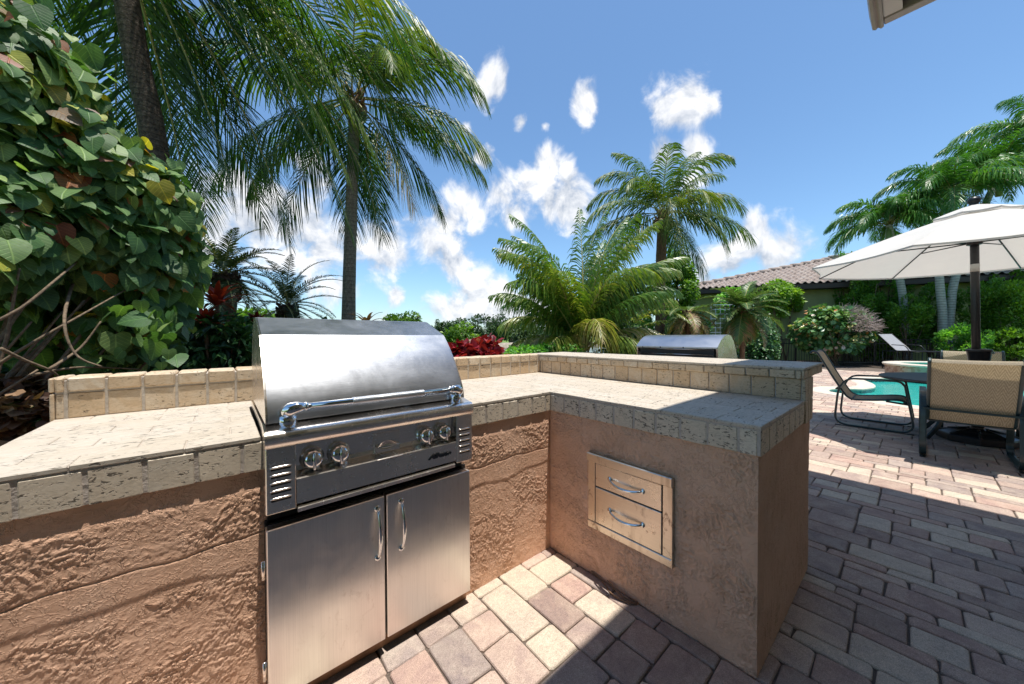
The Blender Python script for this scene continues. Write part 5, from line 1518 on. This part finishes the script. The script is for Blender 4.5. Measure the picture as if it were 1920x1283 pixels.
def scatter_leaves(name, parent, kind, P, dirs, nrm, size, tint, mt, wfac=1.0):
    V0, F0 = leaf_template(kind)
    V0 = V0 * [wfac, 1, 1]
    F4 = [tuple(f) + (f[-1],) if len(f) == 3 else f for f in F0]
    n = len(P); y = dirs / (np.linalg.norm(dirs, axis=1)[:, None] + 1e-9)
    x = np.cross(y, nrm); x /= np.linalg.norm(x, axis=1)[:, None] + 1e-9; z = np.cross(x, y)
    Rm = np.stack([x, y, z], 2)
    V = P[:, None, :] + np.einsum('nij,kj->nki', Rm, V0) * size[:, None, None]
    nv = len(V0); base = np.arange(n) * nv
    if any(len(f) == 3 for f in F0):
        # triangles for all faces
        T = []
        for f in F0:
            T.append(f[:3]);
            if len(f) == 4: T.append((f[0], f[2], f[3]))
        f = np.array(T)
    else: f = np.array(F0)
    F = (f[None] + base[:, None, None]).reshape(-1, f.shape[1])
    if parent is not None: V = V - np.array(parent.location)
    o = raw_mesh(name, V.reshape(-1, 3), F, np.repeat(tint, len(f)), mt, smooth=(kind == 'heart'), parent=parent)
    if kind == 'heart':
        for nm_, ax_ in (('leaf_x', 0), ('leaf_y', 1)):
            at_ = o.data.attributes.new(nm_, 'FLOAT', 'POINT'); at_.data.foreach_set('value', np.tile(V0[:, ax_], n).astype(np.float32))
    return o
def unit(n):
    v = rng.normal(0, 1, (n, 3)); return v / np.linalg.norm(v, axis=1)[:, None]
def blob_points(cen, rad, n, lobes=18, lobe=.33, shell=.45, zmin=None, seed=0):
    """points through a crown made of leafy lobes; returns P, outward"""
    r_ = np.random.default_rng(seed); cen = np.array(cen, float); rad = np.array(rad, float)
    u = r_.normal(0, 1, (lobes, 3)); u /= np.linalg.norm(u, axis=1)[:, None]
    lc = cen + u * rad * (1 - lobe) * r_.uniform(.72, 1.0, (lobes, 1)); lr = lobe * r_.uniform(.75, 1.35, lobes)
    k_ = r_.integers(0, lobes, n); v = r_.normal(0, 1, (n, 3)); v /= np.linalg.norm(v, axis=1)[:, None]
    q = r_.uniform(shell, 1.0, n) ** .6
    P = lc[k_] + v * rad * (lr[k_] * q)[:, None]
    if zmin is not None: P[:, 2] = np.maximum(P[:, 2], zmin + r_.uniform(0, .15, n))
    o = (P - cen) / rad; o /= np.linalg.norm(o, axis=1)[:, None]; o = o + v * .8; o /= np.linalg.norm(o, axis=1)[:, None]
    return P, o
def shrub(name, label, cat, cen, rad, n, size, kind, mt, seed=0, lobes=18, lobe=.33, group=None, twigs=6, tmean=None, droop=.4, zmin=0.0, wfac=1.0, partname='foliage', stem=.03, shell=.45, tfun=None):
    cen = np.array(cen, float)
    t = tree(name, label, cat, cen, group)
    P, o = blob_points(cen, rad, n, lobes, lobe, shell, zmin, seed)
    r_ = np.random.default_rng(seed + 50)
    d = o * .7 + r_.normal(0, .5, (n, 3)) + [0, 0, -droop]
    nr = o * .5 + [0, 0, .9] + r_.normal(0, .45, (n, 3))
    sz = size * r_.uniform(.6, 1.25, n)
    clump = np.array([mn.noise(Vector(p * (1.6 / max(rad[0], .4)) * 2.2)) for p in P])
    tt = np.clip((.45 if tmean is None else tmean) + clump * .45 + r_.normal(0, .2, n), 0, 1)
    if tfun is not None: tt = tfun(P, tt, r_)
    scatter_leaves(partname, t, kind, P, d, nr, sz, tt, mt, wfac)
    b = MB()
    for i in range(twigs):
        a = r_.uniform(0, 6.28); q = cen + np.array([math.cos(a) * rad[0] * .6, math.sin(a) * rad[1] * .6, r_.uniform(-.1, .6) * rad[2]])
        s0 = np.array([cen[0] + r_.uniform(-.2, .2) * rad[0], cen[1] + r_.uniform(-.2, .2) * rad[1], -.05]); mid = (s0 + q) / 2 + r_.normal(0, .08, 3) * rad
        b.tube(smoothpath([s0, mid, q], 5), np.linspace(stem, stem * .35, 11), 6)
    if twigs: b.build('branches', M['twig'], t, loc=-t.location)
    return t

# ---- big-leaved hibiscus bush at the left
hb = tree('hibiscus_bush', 'large hibiscus bush with heart shaped green leaves and a few orange ones', 'bush', (-2.9, 2.2, 0))
lobs = []
for (u, D, v, r_x, r_z) in [(110, 3.1, 600, .5, .10), (230, 3.2, 610, .40, .12), (270, 3.3, 640, .24, .10), (190, 3.2, 665, .3, .04), (20, 2.6, 120, .42, .38), (70, 2.75, 225, .43, .38), (160, 2.9, 305, .43, .40), (262, 3.1, 372, .38, .40), (312, 3.4, 440, .28, .32), (322, 3.5, 505, .22, .30), (-60, 2.5, 200, .6, .6), (60, 2.7, 340, .5, .45),
                            (150, 2.9, 420, .5, .42), (240, 3.1, 490, .42, .38), (272, 3.4, 570, .30, .30), (-40, 2.4, 430, .5, .5), (60, 2.7, 480, .40, .26), (170, 3.2, 540, .40, .24), (-120, 2.5, 60, .6, .6), (225, 3.4, 610, .38, .26), (-200, 2.6, 300, .8, .9)]:
    lobs.append((at(u, D, v), r_x, r_z))
P = []; O = []
r_ = np.random.default_rng(21)
for (c_, rx, rz) in lobs:
    n = int(860 * rx * rz / .18); v = unit(n); q = r_.uniform(.35, 1, n) ** .45
    q = np.where(r_.random(n) < .07, r_.uniform(1.0, 1.3, n), q); pp = c_ + v * np.array([rx, rx, rz]) * q[:, None]; P.append(pp); O.append(v)
for i in range(420):
    u_, v_ = r_.uniform(-40, 330), r_.uniform(560, 700)
    if r_.random() < .35 and v_ > 640: continue
    P.append(np.array([at(u_, r_.uniform(2.7, 3.4), v_)])); O.append(unit(1))
P = np.concatenate(P); O = np.concatenate(O)
keep = ~((P[:, 0] > -2.0) & (P[:, 1] < .95) & (P[:, 2] < 1.6)); keep &= P[:, 2] > .1
keep &= np.linalg.norm(P - CAM, axis=1) > 1.25
P = P[keep]; O = O[keep]; n = len(P)
side_ = (CAM + [.2, .5, 1.5] - P); side_ /= np.linalg.norm(side_, axis=1)[:, None]
nr = O * .35 + side_ * .55 + [0, 0, .60] + r_.normal(0, .45, (n, 3)); d = np.array([0, 0, -1.0]) + O * .55 + r_.normal(0, .35, (n, 3))
hgt = np.clip((P[:, 2] - 1.5) / 1.6, 0, 1)
tt = np.clip(r_.beta(2, 3, n) * .85 + .12 * hgt, 0, .80); odd = r_.random(n) < (.03 + .10 * hgt); tt[odd] = r_.uniform(.80, 1.0, odd.sum())
scatter_leaves('leaves', hb, 'heart', P, d, nr, .142 * r_.uniform(.4, 1.25, n), tt, M['hib'])
b = MB(); root = np.array([-3.0, 2.3, -.1])
for (u, D, v) in [(0, 2.3, 640), (60, 2.4, 600), (160, 2.7, 560), (230, 3.0, 500), (120, 2.6, 580), (300, 3.2, 520), (40, 2.3, 500), (20, 2.5, 300), (100, 2.8, 300), (200, 3.0, 380), (280, 3.2, 450), (-80, 2.5, 250), (320, 3.4, 620), (70, 2.35, 690)]:
    e = at(u, D, v); mid = root * .45 + e * .55 + r_.normal(0, .12, 3); mid[2] = max(mid[2] * .85, .3)
    b.tube(smoothpath([root + r_.normal(0, .06, 3), mid, e], 7), np.linspace(.018, .006, 15), 7)
for q_ in ([(-30, 2.1, 610), (40, 2.2, 575), (110, 2.4, 520), (170, 2.8, 470)], [(-20, 2.2, 690), (60, 2.3, 640), (150, 2.5, 590), (240, 2.9, 540)], [(150, 2.9, 500), (122, 2.4, 590), (140, 2.35, 660), (190, 2.4, 685)], [(0, 2.1, 650), (45, 2.2, 672), (90, 2.3, 690), (108, 2.35, 702)], [(90, 2.3, 690), (150, 2.5, 650), (190, 2.6, 600)], [(60, 2.3, 700), (150, 2.6, 686), (260, 3.0, 690)]):
    b.tube(smoothpath([at(*w) for w in q_], 6), np.linspace(.011, .005, (len(q_) - 1) * 6 + 1), 7)
for i in range(46):
    e0 = P[r_.integers(0, n)]; e1 = e0 + r_.normal(0, .22, 3) + [0, 0, -.25]; b.tube(smoothpath([e0, (e0 + e1) / 2 + r_.normal(0, .04, 3), e1], 3), np.linspace(.005, .009, 7), 5)
b.build('branches', M['twig'], hb, loc=-hb.location)

# low brown-leaved shrub under it, outside the counter's end
shrub('croton_bush', 'low dark shrub with brown and green leaves below the left end of the counter', 'shrub', at(30, 2.5, 770), (.42, .42, .30), 1300, .085, 'oval', M['brown_leaf'], seed=33, lobes=14)
shrub('leafy_shrub', 'dark leafy shrub between the picket fence and the left end of the counter', 'shrub', at(150, 3.9, 690), (1.5, .5, .34), 3000, .085, 'oval', M['dark_leaf'], seed=34, lobes=24)
shrub('leafy_shrub', 'sprawling dark shrub in front of the picket fence under the hibiscus branches', 'shrub', at(40, 3.1, 735), (.75, .45, .32), 2000, .085, 'oval', M['dark_leaf'], seed=35, lobes=16)

# ---- understorey behind the splash wall, left of the grill
shrub('lady_palm', 'dark green leafy shrub below the red bromeliad behind the splash wall', 'shrub', at(405, 4.6, 645), (.62, .45, .42), 1700, .17, 'lance', M['dark_leaf'], seed=40, wfac=1.3)
shrub('fern_clump', 'mixed dark fern clump beside the left end of the grill hood', 'shrub', at(470, 5.2, 655), (.70, .5, .36), 1500, .15, 'lance', M['dark_leaf'], seed=41, tmean=.6)
shrub('croton_bush', 'reddish brown leafy shrub at the foot of the near palm', 'shrub', at(365, 5.4, 640), (.45, .45, .45), 1100, .16, 'lance', M['brown_leaf'], seed=42, wfac=1.2)
def rosette(name, label, c_, n, L, mt, seed, w=.07, el=(80, 5), tmean=.5, stem=True):
    r_ = random.Random(seed); t = tree(name, label, 'plant', c_); b = MB(); lo = np.array(t.location)
    for i in range(n):
        a = i * 2.39996; e = R(el[0] + (el[1] - el[0]) * i / n + r_.uniform(-8, 8)); Ls = L * r_.uniform(.8, 1.1); V = []; tn = min(1, max(0, tmean + r_.uniform(-.35, .35)))
        p = np.array(c_, float) - lo; K = 6
        for k_ in range(K + 1):
            q = k_ / K; ee = e - .9 * q * q; dd = np.array([math.cos(a) * math.cos(ee), math.sin(a) * math.cos(ee), math.sin(ee)])
            if k_: p = p + dd * Ls / K
            s_ = np.array([-math.sin(a), math.cos(a), 0]) * w * .5 * math.sin(math.pi * (.2 + .78 * q)); V += [p - s_, p + np.array([0, 0, -.006]), p + s_]
        F = []
        for k_ in range(K): F += [(3 * k_, 3 * k_ + 1, 3 * k_ + 4, 3 * k_ + 3), (3 * k_ + 1, 3 * k_ + 2, 3 * k_ + 5, 3 * k_ + 4)]
        b.add(V, F, tn, True)
    b.build('leaves', mt, t)
    if stem: trunk(t, [(c_[0], c_[1], -.05), (c_[0] + .03, c_[1], c_[2] * .5), tuple(c_)], [.03, .025, .022], M['twig'], name='stem')
    return t
rosette('bromeliad', 'bright red bromeliad rosette right of the hibiscus bush under the dark date palm', at(408, 4.6, 570), 28, .42, M['cordy'], 3, tmean=.6)
rosette('bromeliad', 'dull red bromeliad lower left beside the bright red one', at(385, 4.4, 606), 22, .32, M['cordy'], 5, tmean=.3)
rosette('ti_plant', 'brown red spiky plant left of the pygmy date palm trunk, at the hood corner', at(480, 5.6, 605), 22, .30, M['cordy'], 7, tmean=.15)
rosette('dry_agave', 'withered brown agave tuft beside the foot of the tall palm above the hood', at(688, 5.0, 606), 16, .34, M['brown_leaf'], 9, w=.05, el=(60, -5), tmean=.6)
rosette('sapling', 'tiny dark sprig poking up above the middle of the hood', at(608, 5.4, 604), 5, .16, M['dark_leaf'], 11, w=.07, el=(88, 40), tmean=.2)
shrub('round_tree', 'flat topped green tree far behind between the two pygmy date palms', 'tree', at(470, 22, 603), (2.3, 2.0, .9), 3600, .28, 'leaf', M['lime'], seed=44, lobes=16)

# ---- red-leaved bush behind the splash wall
shrub('copperleaf_bush', 'crimson leaved bush behind the splash wall right of the big grill', 'bush', at(892, 4.7, 672), (.46, .40, .33), 1500, .125, 'oval', M['red_leaf'], seed=50, lobes=20, droop=.1, wfac=.85, zmin=.55)

shrub('green_shrub', 'bright green rounded shrub just behind the crimson bush', 'shrub', at(868, 9.5, 630), (.62, .55, .42), 1600, .10, 'leaf', M['lime'], seed=51)
shrub('green_shrub', 'loose pale green shrub on the lake bank right of the crimson bush', 'shrub', at(985, 17.0, 628), (.85, .8, .62), 1500, .16, 'leaf', M['far_leaf'], seed=52, tmean=.7)
shrub('ground_shrub', 'low dark shrubs in front of the lake, left of the young palm', 'shrub', at(985, 8.0, 664), (1.15, .6, .22), 1900, .10, 'leaf', M['hedge'], seed=53)
shrub('ground_shrub', 'dark shrubs under the bushy young palm', 'shrub', at(1050, 8.4, 664), (.85, .6, .32), 1900, .10, 'leaf', M['hedge'], seed=54)

# ---- hedge masses behind the bar
shrub('broadleaf_hedge', 'dark broadleaf hedge behind the freestanding grill, left of the brown palm trunk', 'hedge', at(1180, 10.6, 655), (1.5, .8, .95), 5200, .11, 'oval', M['dark_leaf'], seed=60, lobes=30, lobe=.28)
shrub('broadleaf_hedge', 'dark broadleaf hedge right of the brown palm trunk, under the dying date palm', 'hedge', at(1290, 12.2, 640), (1.5, .8, 1.25), 5200, .11, 'oval', M['dark_leaf'], seed=61, lobes=30, lobe=.28, tmean=.5)
shrub('broadleaf_hedge', 'dark broadleaf hedge behind the green pygmy date palm', 'hedge', at(1420, 12.8, 650), (1.15, .8, 1.35), 5200, .11, 'oval', M['dark_leaf'], seed=62, lobes=30, lobe=.28, tmean=.45)
shrub('broadleaf_tree', 'bright green leafy tree behind the brown palm trunk, left of the tiled roof', 'tree', at(1258, 15.5, 545), (1.35, 1.2, 2.0), 6500, .17, 'leaf', M['lime'], seed=63, lobes=30, lobe=.26, tmean=.35, stem=.09)
shrub('broadleaf_tree', 'darker green tree at the left corner of the tiled roof', 'tree', at(1225, 14.5, 590), (1.5, 1.0, 1.4), 4500, .15, 'leaf', M['hedge'], seed=64, lobes=26, lobe=.28, stem=.09)
shrub('climbing_vine', 'bright lime green vine along the wall under the tiled roof eave', 'vine', at(1468, 17.0, 560), (3.1, .8, .90), 9000, .16, 'leaf', M['lime'], seed=65, lobes=34, lobe=.24)
def grape_t(P, tt, r_):
    odd = r_.random(len(P)) < .12; tt = tt * .8; tt[odd] = r_.uniform(.82, 1, odd.sum()); return tt
gp = at(1558, 14.6, 622)
sg_ = shrub('sea_grape_bush', 'large rounded sea grape bush with mixed green and yellow leaves behind the picket fence', 'bush', gp, (2.1, 1.5, 1.12), 6200, .18, 'oval', M['grape'], seed=70, lobes=40, lobe=.26, tfun=grape_t, twigs=14, zmin=.5)
# its bare dead twigs on the upper right
b = MB(); r_ = np.random.default_rng(71)
for i in range(1300):
    a = r_.uniform(-40, 130); th = r_.uniform(25, 92)
    dd = RGT * math.sin(R(th)) * math.cos(R(a)) * 1.0 + FWD * math.sin(R(th)) * math.sin(R(a)) * -1.0 + np.array([0, 0, 1]) * math.cos(R(th))
    if (dd @ RGT) < -.25: continue
    p = gp + dd * np.array([2.05, 1.55, 1.18]) * r_.uniform(.74, .95); q = p + (dd * .4 + r_.normal(0, .7, 3)) * .13
    b.tube([p - dd * .1, (p + q) / 2 + r_.normal(0, .02, 3), q], [.010, .008, .004], 4, caps=False)
b.build('dead_twigs', M['drytwig'], sg_, loc=-sg_.location)
shrub('climbing_vine', 'darker green creeper on the wall between the trellis and the lime green vine', 'vine', at(1375, 17.0, 570), (2.0, .6, 1.0), 4200, .15, 'leaf', M['hedge'], seed=66, lobes=26, lobe=.26, tmean=.6)
# ---- podocarpus / clipped evergreens at the right
for i, (u, D, v, rx, rz, lab) in enumerate([(1592, 17.0, 540, .50, 1.9, 'dark narrow evergreen whose tip shows just above the left tip of the umbrella'), (1622, 16.2, 575, 1.35, 1.6, 'dense dark evergreen behind the sun lounger'), (1668, 16.5, 520, .8, 2.3, 'tall narrow evergreen below the leaning foxtail palm'),
                                             (1700, 14.6, 610, .95, 1.2, 'low bright cypress-like shrub behind the lounger backrest'), (1748, 15.2, 590, 1.1, 1.5, 'green evergreen shrub left of the pale ringed trunks'), (1838, 14.2, 590, 1.05, 1.6, 'evergreen shrub behind the umbrella pole'),
                                             (1900, 13.2, 600, 1.05, 1.5, 'evergreen shrub at the right edge behind the chairs'), (1868, 15.5, 545, 1.3, 1.5, 'taller evergreen behind the right half of the umbrella'), (1640, 15.6, 645, 1.0, .75, 'low evergreen behind the fence right of the sea grape'), (1975, 13.8, 580, 1.2, 1.7, 'evergreen just beyond the right edge'), (1800, 12.9, 645, .95, .62, 'low hedge clump below the umbrella pole'), (1905, 12.4, 650, .95, .62, 'low hedge clump at the far right beneath the umbrella')]):
    if u > 1960: continue
    shrub('evergreen_shrub', lab, 'shrub', at(u, D, v), (rx * 1.25, .8, rz * 1.12), int(5200 * rx * rz / 1.4) + 1500, .12, 'leaf', M['hedge'] if i in (0, 2, 10) else M['lime'], seed=80 + i, lobes=34, lobe=.24, tmean=.5 if i in (0, 2, 10) else (.12 if i in (1, 7) else .24), group=None, droop=-.5, wfac=.8)

# ---- far shore: separate trees in front of one wood
def far_tree(u, D, v, rx, rz, lab, mt='far_leaf', seed=0, n=1500, sz=.55):
    shrub('shore_tree', lab, 'tree', at(u, D, v), (rx, rx * .8, rz), n, sz, 'leaf', M[mt], seed=seed, lobes=18, lobe=.32, twigs=4, stem=.18, group=None, shell=.5)
far_tree(760, 46, 606, 3.0, 1.8, 'bright green tree on the far shore just right of the tall palm trunk', 'far_lime', 1, 2200, .5)
far_tree(838, 80, 620, 3.0, 2.6, 'small dark tree on the far shore behind the top corner of the hood', seed=2)
far_tree(868, 75, 616, 4.0, 2.6, 'dark rounded tree on the far shore above the crimson bush', seed=3)
far_tree(905, 78, 612, 4.6, 3.2, 'broad dark tree on the far shore, left of the young palm fronds', seed=4, n=2000)
far_tree(940, 82, 610, 4.4, 3.8, 'tallest dark tree on the far shore beside the young palm', seed=5, n=2000)
far_tree(962, 70, 618, 3.2, 2.8, 'dark tree on the far shore partly behind the young palm', seed=6)
far_tree(1000, 60, 618, 3.6, 3.0, 'dark tree on the far shore behind the young palm fronds', seed=7)
far_tree(1060, 50, 618, 4.6, 3.0, 'dark tree behind the trunk of the young palm', seed=8)
far_tree(820, 120, 612, 1.6, 3.0, 'thin tree standing alone on the far shore', seed=9, n=500)
# the wood along the horizon
Pw = []
r_ = np.random.default_rng(90)
for i in range(150):
    lat = r_.uniform(-260, 150); D = r_.uniform(118, 150); c_ = place(lat, D, 1.6 + r_.uniform(-1, .8)); rx = r_.uniform(3, 6.5)
    n = 130; v = unit(n); Pw.append(c_ + v * np.array([rx, rx, r_.uniform(2.0, 3.8)]) * r_.uniform(.5, 1, (n, 1)))
Pw = np.concatenate(Pw); n = len(Pw)
o = scatter_leaves('distant_wood', None, 'leaf', Pw, r_.normal(0, 1, (n, 3)), r_.normal(0, .6, (n, 3)) + [0, 0, .8], r_.uniform(.9, 1.9, n), r_.uniform(.1, .8, n), M['far_leaf'])
tag(o, 'low dark wood along the horizon beyond the lake', None, None, 'stuff')
# hedge row past the left lawn, behind the hibiscus
shrub('lakeside_bush', 'pale green bushes across the lawn seen through the hibiscus', 'bush', at(120, 26, 612), (5.0, 1.5, 1.5), 2600, .32, 'leaf', M['far_lime'], seed=95, lobes=26)
shrub('lakeside_bush', 'dark bush across the lawn behind the near palm trunk', 'bush', at(330, 24, 612), (4.0, 1.5, 1.5), 2600, .32, 'leaf', M['far_leaf'], seed=96, lobes=26)
